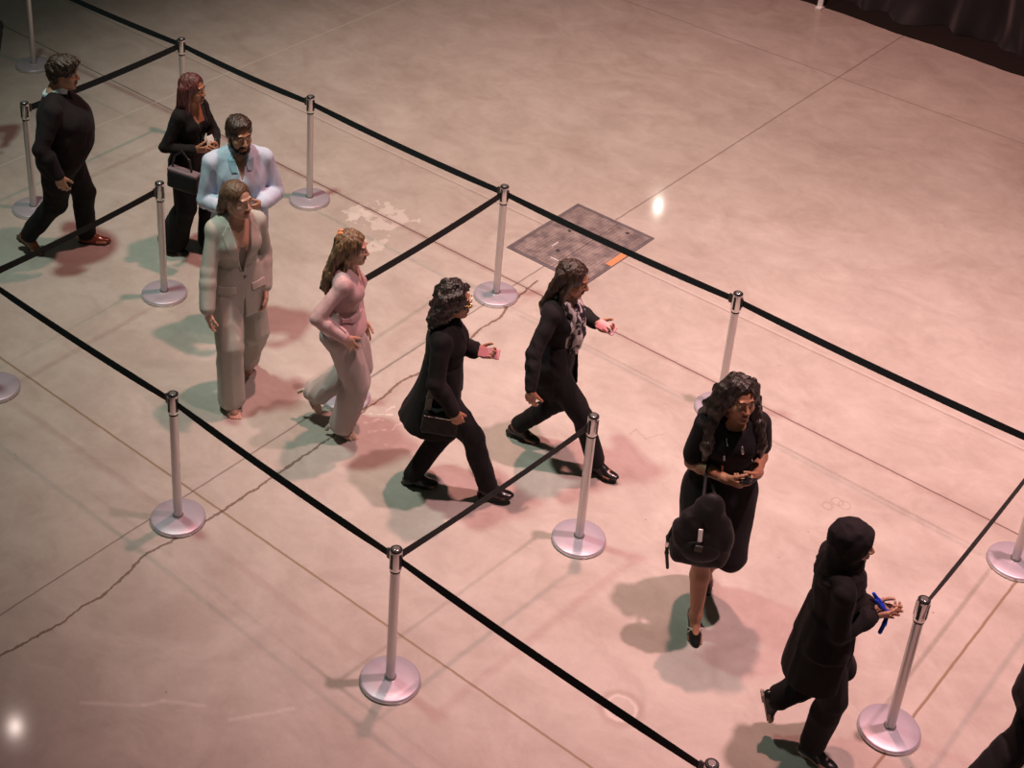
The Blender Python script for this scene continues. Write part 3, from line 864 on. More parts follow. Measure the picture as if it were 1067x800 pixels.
        for l, r, zz in ((0.042, 0.0125, 0.25), (0.032, 0.0105, 0.35 + cu * 0.4), (0.026, 0.0095, 0.45 + cu * 0.6)):
            d = nrm((math.cos(ang), th * math.sin(ang), zz)); p2 = p + d * l
            sd.cap(f_(p), f_(p2), r, r * 0.92, 0.005); p = p2; ang -= 0.22
        return sd
    def foot(s, sd, q, bare=False):
        f = s.ft[q].w
        sd.chain([f((0, 0, 0.01)), f((-0.028, 0, -0.045))], [0.034, 0.030], 0.02)
        sd.cap(f((0.0, 0, -0.012)), f((0.095, 0, -0.052)), 0.032, 0.026, 0.025)
        sd.cap(f((-0.03, 0, -0.052)), f((0.095, 0.0, -0.058)), 0.026, 0.024, 0.02)
        sg = 1 if q == 'L' else -1
        for i, (y, l, r) in enumerate(((-0.028, 0.062, 0.0125), (-0.009, 0.060, 0.0095), (0.008, 0.054, 0.009), (0.022, 0.047, 0.0085), (0.034, 0.038, 0.008))):
            sd.cap(f((0.085, sg * y, -0.064)), f((0.085 + l, sg * y * 1.05, -0.070)), r + 0.004, r, 0.006)
        return sd
    def head(s, sd, nose=1.0, jaw=1.0, wide=1.0):
        H = s.Hd; w = H.w
        sd.ell((-0.014, 0, 0.038), (0.097, 0.077 * wide, 0.084), H, 0.02)
        sd.ell((0.026, 0, -0.030), (0.064, 0.060 * wide, 0.080), H, 0.03)
        for sg in (1, -1):
            sd.cap(w((-0.012, sg * 0.050 * wide, -0.050)), w((0.055, sg * 0.014, -0.094)), 0.020 * jaw, 0.017 * jaw, 0.03)
            sd.ell((0.056, sg * 0.038 * wide, -0.022), (0.026, 0.024, 0.024), H, 0.025)
            sd.ell((0.097, sg * 0.031, 0.013), (0.018, 0.018, 0.012), H, 0.012, 's')
            sd.ell((0.0765, sg * 0.031, 0.012), (0.0125, 0.0145, 0.0125), H, 0.004)
            e = Fr(w((-0.008, sg * 0.075 * wide, -0.006)), H.R @ rotm(sg * 0.35, -0.15, 0))
            sd.ell((0, 0, 0), (0.019, 0.008, 0.031), e, 0.006)
            sd.ell((0.004, sg * 0.008, 0.002), (0.009, 0.005, 0.016), e, 0.004, 's')
            sd.ell((0.099, sg * 0.0115, -0.029), (0.011, 0.0085, 0.0085), H, 0.008)
        sd.ell((0.072, 0, -0.096), (0.020, 0.024 * jaw, 0.018), H, 0.02)
        sd.cap(w((0.082, -0.036, 0.034)), w((0.082, 0.036, 0.034)), 0.011, 0.011, 0.014)
        sd.cap(w((0.089, 0, 0.014)), w((0.110, 0, -0.024)), 0.0075, 0.0115 * nose, 0.010)
        sd.ell((0.091, 0, -0.0570), (0.0115, 0.0235, 0.0058), H, 0.004)
        sd.ell((0.090, 0, -0.0675), (0.0115, 0.0205, 0.0070), H, 0.004)
        nr = 0.058 if s.male else 0.047
        sd.cap(w((-0.030, 0, -0.055)), s.neck + s.T.R @ np.array([0.0, 0, -0.01]), nr, nr + 0.008, 0.03)
        return sd
    def face_pick(s, lips=True):
        H = s.Hd
        def pick(C):
            q = (C - H.o) @ H.R; x, y, z = q[:, 0], q[:, 1], q[:, 2]
            m = np.zeros(len(C), int); fr = x > 0.055
            ay = np.abs(np.abs(y) - 0.031)
            eye = fr & (((ay / 0.0135) ** 2 + ((z - 0.012) / 0.0062) ** 2) < 1) & (np.abs(y) > 0.012)
            iris = fr & ((ay ** 2 + (z - 0.012) ** 2) < 0.0055 ** 2) & (np.abs(y) > 0.012)
            lid = fr & (((ay / 0.0145) ** 2 + ((z - 0.0135) / 0.0075) ** 2) < 1) & ~eye & (z > 0.0165) & (np.abs(y) > 0.012)
            brow = fr & (np.abs(z - 0.0385 + 6 * (np.abs(y) - 0.033) ** 2) < 0.0042) & (np.abs(y) > 0.013) & (np.abs(y) < 0.052)
            lip = fr & (((y / 0.0245) ** 2 + ((z + 0.0625) / 0.0125) ** 2) < 1) & (x > 0.075)
            near = np.abs(q).max(1) < 0.15
            m[near & lip] = 1; m[near & eye] = 2; m[near & (iris | lid | brow)] = 3
            return m
        return pick

SHADOWED = []
def person_root(fig, label, group=None):
    return empty('person', tuple(fig.root), fig.h, label, 'person', group)

def build_body(fig, root, skin_m, lip_m, dark_m, vox=0.0042, **kw):
    sd = Sd()
    fig.torso(0, sd=sd); fig.shoulders(sd)
    for q in 'LR':
        fig.leg(sd, q); fig.foot(sd, q)
        if q in fig.wr:
            fig.arm(sd, q, 0, 2.0); fig.hand(sd, q)
    fig.head(sd, **kw)
    return sculpt('body', sd, vox, None, root, fig.sc, [skin_m, lip_m, M['eye_white'], dark_m], fig.face_pick())

def held(fig, name, sd, vox, mat, label, cat, mats=None, pick=None):
    """a thing carried by the person: a top-level object of its own, in the person's place"""
    lo, hi = sd.bounds(); c = (lo + hi) / 2; c[2] = lo[2]
    o = sculpt(name, sd, vox, mat, None, fig.sc, mats, pick, off=c * fig.sc)
    cs, sn = math.cos(fig.h), math.sin(fig.h); c = c * fig.sc
    o.location = (fig.root[0] + c[0] * cs - c[1] * sn, fig.root[1] + c[0] * sn + c[1] * cs, c[2])
    o.rotation_euler = (0, 0, fig.h)
    return tag(o, label, cat)

# ---- garments
def garment(fig, name, sd, mat, root, vox=0.006, fold=None, **kw):
    if fold is not None: sd.post = fold
    return sculpt(name, sd, vox, mat, root, fig.sc, **kw)

def trousers_sd(fig, r=(0.100, 0.074, 0.068, 0.058), upto=1.94, e=0.010, waist=0.14, hem=None, seat=True):
    sd = Sd(); fig.torso(e, -0.12, 0.16, 0.03, sd, fr=fig.P)
    for q in 'LR': fig.leg(sd, q, r, 0.0, upto[q] if isinstance(upto, dict) else upto, 0.012)
    if seat:
        for sg in (1, -1): sd.ell((-0.055, sg * 0.075, -0.035), (0.075 * fig.g + e, 0.085 * fig.g + e, 0.085), fig.P, 0.04)
    sd.plane(fig.P.w((0, 0, waist)), fig.P.R @ v3(0, 0, 1))
    return sd

def ribbon2d(pts, w):
    """distance in the torso's front plane (y, z) to a polyline, minus half width"""
    pts = [np.array(p, float) for p in pts]
    def g(y, z):
        d = None
        for a, b in zip(pts[:-1], pts[1:]):
            ba = b - a; L2 = float(ba @ ba) + 1e-9
            t = np.clip(((y - f32(a[0])) * f32(ba[0]) + (z - f32(a[1])) * f32(ba[1])) / f32(L2), 0, 1)
            q = np.sqrt((y - f32(a[0]) - t * f32(ba[0])) ** 2 + (z - f32(a[1]) - t * f32(ba[1])) ** 2)
            d = q if d is None else np.minimum(d, q)
        return d - f32(w / 2)
    return g
def poly2d(pts):
    """convex polygon, counter-clockwise in (y, z)"""
    pts = [np.array(p, float) for p in pts]
    ar = sum(a[0] * b[1] - a[1] * b[0] for a, b in zip(pts, pts[1:] + pts[:1]))
    if ar < 0: pts = pts[::-1]
    def g(y, z):
        d = None
        for a, b in zip(pts, pts[1:] + pts[:1]):
            t = nrm(b - a); n = (t[1], -t[0])
            q = (y - f32(a[0])) * f32(n[0]) + (z - f32(a[1])) * f32(n[1])
            d = q if d is None else np.maximum(d, q)
        return d
    return g
def patch(fig, name, base, pat, mat, root, t=0.006, front=True, vox=0.004, fr=None, sunk=0.008, axes=(1, 2), box=None):
    """a strip or panel lying on a garment: the garment's own surface grown by t where the pattern is inside"""
    fr = fr or fig.T
    sd = base.inflate(t); sd.post = base.post
    def shell(P, b=base):
        q = fr.loc(P); d = pat(q[axes[0]], q[axes[1]])
        third = [i for i in range(3) if i not in axes][0]
        return np.maximum(d, (-q[third] if front else q[third]))
    sd.fn_all(shell, 'i', 0.002)
    # hollow it so that only the shell remains
    lo, hi = sd.bounds()
    e = 0.02
    if box is not None:
        blo, bhi = fr.bb(*box); lo = np.maximum(lo, blo); hi = np.minimum(hi, bhi)
    ax = [np.arange(lo[i] - e, hi[i] + e + vox, vox).astype(f32) for i in range(3)]
    D = sd.field(*ax); B = base.field(*ax)
    D = np.maximum(D, -(B + f32(sunk)))
    V, Q = nets(D, *ax)
    return mesh_np(name, V * fig.sc, Q, mat, root)

def shoe_sd(fig, q, heel=0.02, toe=0.10, pointy=0.0, open_top=False, wide=1.0, sneaker=False):
    f = fig.ft[q].w; sd = Sd(); w = wide
    F = fig.ft[q]
    sd.ell((-0.02, 0, -0.046), (0.050, 0.036 * w, 0.036), F, 0.02)
    sd.cap(f((-0.02, 0, -0.052)), f((0.085, 0, -0.058)), 0.032 * w, 0.034 * w, 0.02)
    sd.ell((0.098, 0, -0.062), (0.066 + toe * 0.2, 0.041 * w * (1 - 0.25 * pointy), 0.026), F, 0.02)
    if pointy: sd.cap(f((0.11, 0, -0.066)), f((0.175, 0, -0.074)), 0.026, 0.010, 0.02)
    if not open_top: sd.cap(f((0.0, 0, 0.0)), f((0.06, 0, -0.035)), 0.037 * w, 0.032 * w, 0.02)
    sd.plane(f((0, 0, -0.083)), fig.ft[q].R @ v3(0, 0, -1))
    return sd
def sole_sd(fig, q, th=0.012, heel=0.02, wide=1.0, pointy=0.0):
    F = fig.ft[q]; sd = Sd(); f = F.w; w = wide
    def fn(P):
        a = F.loc(P); x, y, z = a
        hw = np.interp(x, [-0.075, -0.06, -0.03, 0.03, 0.09, 0.13, 0.155, 0.17], [0.004, 0.026 * w, 0.034 * w, 0.031 * w, 0.044 * w, 0.040 * w * (1 - .4 * pointy), 0.026 * w * (1 - .4 * pointy), 0.006]).astype(f32)
        d = np.abs(y) - hw
        ze = np.maximum(z + f32(0.074), -(z + f32(0.074 + th)))
        thin = heel > 0.035
        hl = np.maximum(np.maximum(x + f32(0.048 if thin else 0.012), z + f32(0.076)), -(z + f32(0.082 + heel)))
        if thin: hl = np.maximum(hl, np.abs(y) - f32(0.013))
        return np.maximum(np.maximum(d, np.abs(x - f32(0.047)) - f32(0.125)), np.minimum(ze, hl))
    lo, hi = F.bb((-0.09, -0.06, -0.09 - heel), (0.19, 0.06, -0.06))
    sd.add(fn, lo, hi, 0.002)
    return sd
def shoes(fig, root, mat, sole_m, qs='LR', heel=0.02, label=None, **kw):
    out = []
    for q in qs:
        s_ = sculpt('shoe', shoe_sd(fig, q, heel, **kw), 0.004, mat, root, fig.sc)
        t = sculpt('sole', sole_sd(fig, q, heel=heel, wide=kw.get('wide', 1.0) * 1.02, pointy=kw.get('pointy', 0)), 0.004, sole_m, s_, fig.sc)
        out.append(s_)
    return out
def hair_cap(fig, sd, e=0.014, front=0.062, low=-0.02, k=0.012, cut=(0.135, 0.085, 0.088, -0.012)):
    H = fig.Hd
    sd.ell((-0.018, 0, 0.042), (0.098 + e, 0.078 + e, 0.085 + e), H, k)
    sd.ell((-0.040, 0, 0.0), (0.070 + e, 0.070 + e, 0.075 + e), H, k)
    return sd
def face_cut(fig, sd, c=(0.135, 0, -0.012), r=(0.085, 0.074, 0.106), k=0.012):
    return sd.ell(c, r, fig.Hd, k, 's')
# ------------------------------------------------------------------ clothes, skin and hair colours
M['eye_white'] = plain('eye_white', (0.70, 0.66, 0.62), rough=0.2)
M['eye_dark'] = plain('brow_and_iris_dark', (0.020, 0.012, 0.009), rough=0.5)
M['brow_brown'] = plain('brow_brown', (0.09, 0.05, 0.03), rough=0.6)
M['skin_fair'] = skin('skin_fair', (0.56, 0.35, 0.26)); M['lip_fair'] = plain('lip_rose', (0.42, 0.15, 0.13), rough=0.4)
M['skin_tan'] = skin('skin_tan', (0.42, 0.23, 0.15)); M['lip_tan'] = plain('lip_tan', (0.33, 0.12, 0.10), rough=0.4)
M['skin_brown'] = skin('skin_brown', (0.37, 0.17, 0.10)); M['lip_brown'] = plain('lip_brown', (0.36, 0.135, 0.11), rough=0.35)
M['hair_black'] = hairmat('hair_black', (0.008, 0.006, 0.006), (0.030, 0.020, 0.016))
M['hair_dark'] = hairmat('hair_dark_brown', (0.014, 0.008, 0.006), (0.055, 0.030, 0.020))
M['hair_maroon'] = hairmat('hair_maroon', (0.040, 0.010, 0.010), (0.16, 0.045, 0.045))
M['hair_brown'] = hairmat('hair_light_brown', (0.055, 0.030, 0.018), (0.20, 0.125, 0.075))
M['hair_high'] = hairmat('hair_brown_highlights', (0.05, 0.028, 0.017), (0.30, 0.18, 0.095))
M['black_knit'] = cloth('black_knit', (0.022, 0.017, 0.019), (0.013, 0.010, 0.012), rough=0.9, scale=22, bump=0.35)
M['black_wool'] = cloth('black_wool', (0.016, 0.013, 0.014), (0.010, 0.009, 0.010), rough=0.9, scale=16, bump=0.35)
M['black_cloth'] = cloth('black_cloth', (0.012, 0.011, 0.012), (0.008, 0.008, 0.009), rough=0.8, scale=14, bump=0.4)
M['black_jersey'] = cloth('black_jersey', (0.018, 0.015, 0.017), (0.012, 0.010, 0.012), rough=0.8, scale=12, bump=0.5)
M['suit'] = cloth('sage_grey_suiting', (0.49, 0.475, 0.43), (0.42, 0.41, 0.37), rough=0.8, scale=9, bump=0.35)
M['suit_dark'] = cloth('sage_grey_lapel', (0.51, 0.49, 0.445), (0.46, 0.445, 0.40), rough=0.75, scale=9, bump=0.25)
M['cami'] = cloth('grey_camisole', (0.30, 0.27, 0.25), (0.13, 0.11, 0.11), rough=0.6, scale=26)
M['shirt'] = cloth('pale_blue_shirt', (0.56, 0.62, 0.76), (0.47, 0.54, 0.70), rough=0.7, scale=9, bump=0.55)
M['shirt_in'] = cloth('blue_shirt_placket', (0.36, 0.52, 0.64), (0.30, 0.46, 0.58), rough=0.7, scale=9)
M['collar'] = cloth('pale_collar', (0.55, 0.62, 0.68), (0.48, 0.56, 0.62), rough=0.7, scale=12)
M['pink'] = cloth('dusty_pink_blouse', (0.60, 0.42, 0.43), (0.50, 0.33, 0.34), rough=0.6, scale=10, bump=0.6)
M['beige'] = cloth('pale_beige_trousers', (0.50, 0.435, 0.42), (0.41, 0.35, 0.34), rough=0.65, scale=7, bump=0.5, stretch=(1, 1, 0.12))
M['brown_leather'] = plain('brown_leather', (0.20, 0.050, 0.022), rough=0.25, coat=0.4, nscale=20, nvar=0.25)
M['black_leather'] = plain('black_leather', (0.010, 0.009, 0.010), rough=0.28, coat=0.2)
M['dark_sole'] = plain('dark_sole', (0.015, 0.012, 0.011), rough=0.6)
M['beige_leather'] = plain('beige_patent_leather', (0.52, 0.40, 0.30), rough=0.25, coat=0.4)
M['white_leather'] = plain('white_leather', (0.66, 0.60, 0.56), rough=0.35)
M['pale_sole'] = plain('pale_rubber_sole', (0.50, 0.40, 0.35), rough=0.6)
M['teal_ribbon'] = cloth('teal_lanyard', (0.075, 0.12, 0.13), (0.06, 0.10, 0.11), rough=0.5, scale=40)
M['blue_ribbon'] = cloth('bright_blue_lanyard', (0.015, 0.055, 0.55), (0.01, 0.04, 0.45), rough=0.5, scale=40)
M['card'] = plain('badge_card', (0.70, 0.68, 0.66), rough=0.35)
M['phone_dark'] = plain('phone_glass', (0.012, 0.012, 0.014), rough=0.12)
M['phone_pink'] = plain('phone_case_rose', (0.52, 0.24, 0.26), rough=0.4)
M['silver'] = plain('silver_metal', (0.7, 0.68, 0.66), rough=0.2, metal=0.9)
M['gold'] = plain('gold_metal', (0.75, 0.52, 0.22), rough=0.25, metal=0.9)
M['grey_webbing'] = cloth('grey_strap', (0.10, 0.10, 0.085), (0.08, 0.08, 0.07), rough=0.6, scale=30)
M['bag_black'] = cloth('bag_nylon', (0.016, 0.014, 0.015), (0.011, 0.010, 0.011), rough=0.55, scale=10, bump=0.5)
M['bag_top'] = cloth('bag_mauve_top', (0.20, 0.15, 0.17), (0.15, 0.11, 0.125), rough=0.5, scale=18)
M['clip'] = plain('orange_hair_clip', (0.70, 0.24, 0.09), rough=0.3)

def scarf_material():
    m, nt, b = nmat('black_white_print'); L = nt.links.new
    tc = N(nt, 'ShaderNodeTexCoord'); mp = N(nt, 'ShaderNodeMapping'); mp.inputs['Scale'].default_value = (14, 14, 8)
    L(tc.outputs['Object'], mp.inputs[0])
    no = N(nt, 'ShaderNodeTexNoise'); no.inputs['Scale'].default_value = 1.5; no.inputs['Detail'].default_value = 2; no.inputs['Distortion'].default_value = 1.2
    L(mp.outputs[0], no.inputs['Vector'])
    rp = N(nt, 'ShaderNodeValToRGB'); e = rp.color_ramp.elements
    e[0].position = 0.46; e[0].color = (0.025, 0.022, 0.035, 1); e[1].position = 0.50; e[1].color = (0.55, 0.50, 0.50, 1)
    L(no.outputs['Fac'], rp.inputs[0]); L(rp.outputs[0], b.inputs['Base Color']); b.inputs['Roughness'].default_value = 0.7
    return m
M['print'] = scarf_material()

R_ = math.radians
class Pl:
    """photo pixel + height -> the person's own frame"""
    def __init__(s, root, deg, H): s.root = np.array([root[0], root[1], 0.]); s.h = R_(deg); s.sc = H / 1.70
    def __call__(s, px, py, z):
        d = at(px, py, z) - s.root; c, q = math.cos(-s.h), math.sin(-s.h)
        return np.array([d[0] * c - d[1] * q, d[0] * q + d[1] * c, d[2]]) / s.sc
    def foot(s, px, py, z, yaw=0, pitch=0):
        a = s(px, py, z); return (a[0], a[1], a[2], R_(yaw), R_(pitch))

def torso_ribbon(fig, name, base, pts, w, mat, root, t=0.004, **kw):
    return patch(fig, name, base, ribbon2d(pts, w), mat, root, t, **kw)

TB = ((0.0, -0.24, -0.10), (0.25, 0.24, 0.56))
# ================================================================== 1 man in the black sweater
def person_sweater():
    root_xy, deg, H = (-2.98, 10.46), 4, 1.74
    K = Pl(root_xy, deg, H)
    f = Fig(root_xy, K.h, H, True, pel=(0.0, 0, 0.885), lean=0.05, head_yaw=R_(-6), head_pitch=0.06, head_fwd=0.02, girth=1.30, belly=0.10,
            feet={'L': K.foot(90, 243, 0.085, -4, -4), 'R': K.foot(30, 245, 0.15, -24, 32)},
            hands={'R': dict(at=K(61, 184, 0.90), dir=(0.25, 0.02, -1), palm=(0, 1, 0), pole=(-1, -0.6, 0), curl=0.5),
                   'L': dict(at=(-0.10, 0.30, 0.86), dir=(-0.1, 0, -1), palm=(0, -1, 0), curl=0.5)})
    r = person_root(f, 'heavyset man in a black sweater and brown leather shoes, striding right at the left edge')
    build_body(f, r, M['skin_tan'], M['lip_tan'], M['eye_dark'], jaw=1.15, wide=1.05)
    sw = f.torso(0.016, -0.10, 0.50); f.shoulders(sw, 0.014)
    for q in 'LR': f.arm(sw, q, 0.014, 1.94, flare=0.004)
    sw.ell((0.02, 0, 0.14), (0.185, 0.225, 0.21), f.T, 0.06)
    sw.cap(f.T.w((-0.02, 0, 0.50)), f.T.w((0.02, 0, 0.70)), 0.070, 0.10, 0.012, 's')
    garment(f, 'sweater', sw, M['black_knit'], r, fold=folds(0.007, (7, 7, 11), 3))
    c = Sd(); c.cap(f.T.w((-0.028, 0, 0.485)), f.Hd.w((-0.034, 0, -0.075)), 0.088, 0.074, 0.01)
    c.plane(f.T.w((0, 0, 0.555)), f.T.R @ nrm((-0.55, 0, 1)), k=0.004)
    garment(f, 'shirt_collar', c, M['collar'], r, 0.0045)
    t = trousers_sd(f, (0.118, 0.092, 0.082, 0.074), 1.95, 0.012); garment(f, 'trousers', t, M['black_cloth'], r, fold=folds(0.007, (8, 8, 6), 5))
    shoes(f, r, M['brown_leather'], M['dark_sole'], heel=0.012, pointy=0.5)
    h = Sd(); hair_cap(f, h, 0.016); h.ell((0.010, 0, 0.098), (0.105, 0.082, 0.050), f.Hd, 0.02); h.ell((0.070, 0, 0.098), (0.040, 0.060, 0.030), f.Hd, 0.02)
    face_cut(f, h, (0.140, 0, -0.035), (0.085, 0.11, 0.108)); h.plane(f.Hd.w((0, 0, -0.055)), f.Hd.R @ nrm((0.25, 0, -1)))
    h.ell((0.02, 0.09, -0.03), (0.045, 0.03, 0.05), f.Hd, 0.01, 's'); h.ell((0.02, -0.09, -0.03), (0.045, 0.03, 0.05), f.Hd, 0.01, 's')
    garment(f, 'hair', h, M['hair_dark'], r, 0.0045, folds(0.007, (38, 38, 38), 8))
person_sweater()

# ================================================================== 2 woman with maroon hair
def person_maroon():
    root_xy, deg, H = (-2.02, 10.66), -26, 1.56
    K = Pl(root_xy, deg, H)
    f = Fig(root_xy, K.h, H, pel=(0, 0, 0.885), lean=0.06, head_yaw=R_(6), head_pitch=0.02,
            feet={'L': (0.15, 0.10, 0.095, 0, 5), 'R': (-0.13, -0.10, 0.10, R_(-5), R_(10))},
            hands={'R': dict(at=K(204, 156, 1.00), dir=(1, 0.35, 0.1), palm=(0.1, 0.9, 0.4), pole=(-0.8, -0.6, -0.3), curl=0.75),
                   'L': dict(at=K(224, 153, 1.02), dir=(0.6, -0.9, 0.1), palm=(-0.5, -0.4, 0.4), pole=(-0.4, 0.9, -0.5), curl=0.75)})
    r = person_root(f, 'woman with maroon hair, black jacket and wide black trousers, behind the man in pale blue')
    build_body(f, r, M['skin_brown'], M['lip_brown'], M['eye_dark'])
    tp = f.torso(0.007, -0.02, 0.44); tp.plane(f.T.w((0.05, 0, 0.40)), f.T.R @ nrm((0.5, 0, 1)))
    garment(f, 'top', tp, M['black_jersey'], r)
    jk = f.torso(0.017, -0.12, 0.51); f.shoulders(jk, 0.015)
    for q in 'LR': f.arm(jk, q, 0.012, 1.93, flare=0.003)
    jk.loft(f.T, [-0.16, -0.05, 0.1], [-0.01, -0.008, 0], [0.150, 0.140, 0.118], [0.205, 0.192, 0.165], k=0.03)
    vg = poly2d([(0.0, 0.10), (0.085, 0.52), (0.0, 0.60), (-0.085, 0.52)])
    jk.fn_all(lambda P: -np.maximum(vg(*f.T.loc(P)[1:]), 0.02 - f.T.loc(P)[0]), 'i', 0.006)
    fo = folds(0.006, (9, 9, 12), 11)
    garment(f, 'jacket', jk, M['black_wool'], r, fold=fo)
    t = trousers_sd(f, (0.108, 0.100, 0.110, 0.135), 1.97, 0.010); garment(f, 'trousers', t, M['black_cloth'], r, fold=folds(0.008, (14, 14, 2), 7))
    shoes(f, r, M['black_leather'], M['pale_sole'], heel=0.03)
    h = Sd(); hair_cap(f, h, 0.015)
    for y in (-0.075, -0.045, 0.0, 0.045, 0.075):
        h.chain([f.Hd.w((-0.06 + 0.2 * abs(y), y, 0.02)), f.Hd.w((-0.075 + 0.3 * abs(y), y * 1.15, -0.09)), f.T.w((-0.085 + 0.4 * abs(y), y * 1.25, 0.43)), f.T.w((-0.09 + 0.5 * abs(y), y * 1.2, 0.345))], [0.05, 0.046, 0.040, 0.016], 0.02)
    h.chain([f.Hd.w((0.01, -0.078, 0.03)), f.Hd.w((0.0, -0.085, -0.07)), f.T.w((0.03, -0.10, 0.44)), f.T.w((0.085, -0.095, 0.37))], [0.022, 0.026, 0.026, 0.010], 0.015)
    h.chain([f.Hd.w((0.01, 0.078, 0.03)), f.Hd.w((0.0, 0.085, -0.07)), f.T.w((0.02, 0.10, 0.44))], [0.022, 0.026, 0.016], 0.015)
    face_cut(f, h, (0.130, 0, 0.010), (0.085, 0.080, 0.120))
    garment(f, 'hair', h, M['hair_maroon'], r, 0.0045, folds(0.004, (55, 55, 7), 9))
    torso_ribbon(f, 'lanyard', jk, [(-0.075, 0.50), (-0.035, 0.30), (-0.005, 0.16)], 0.020, M['teal_ribbon'], r, 0.004, box=TB)
    torso_ribbon(f, 'lanyard', jk, [(0.075, 0.50), (0.035, 0.30), (0.005, 0.16)], 0.020, M['teal_ribbon'], r, 0.004, box=TB)
    b = Sd(); bf = Fr(K(220, 147, 1.05), rotm(R_(-10), -0.5, 0)); b.box((0, 0, 0), (0.004, 0.035, 0.050), bf, 0.003)
    garment(f, 'name_badge', b, M['card'], r, 0.0035)
    # handbag on her right side
    c = K(192, 188, 0.80); B = Fr(c, rotm(R_(0), 0, 0))
    s = Sd(); s.box((0, 0, 0), (0.150, 0.050, 0.085), B, 0.028, 0.02); s.ell((0, 0, -0.03), (0.15, 0.06, 0.07), B, 0.02); s.post = folds(0.004, (12, 12, 12), 4)
    o = held(f, 'handbag', s, 0.006, M['bag_black'], 'black handbag with a mauve top hanging at the side of the maroon-haired woman', 'bag')
    inv = lambda sd_, nm, mt: child_of_held(f, o, c, s, nm, sd_, mt)
    tp = Sd(); tp.box((0, 0, 0.082), (0.148, 0.044, 0.018), B, 0.012, 0.01); inv(tp, 'top_flap', M['bag_top'])
    st = Sd(); st.chain([B.w((-0.12, 0, 0.09)), B.w((-0.10, 0.01, 0.20)), B.w((-0.03, 0.02, 0.265)), B.w((0.05, 0.01, 0.20)), B.w((0.08, 0, 0.09))], [0.009] * 5, 0.01); inv(st, 'handle', M['black_leather'])

def child_of_held(fig, o, c, base, name, sd, mat, vox=0.005):
    lo, hi = base.bounds(); cc = (lo + hi) / 2; cc[2] = lo[2]
    return sculpt(name, sd, vox, mat, o, fig.sc, off=cc * fig.sc)
person_maroon()

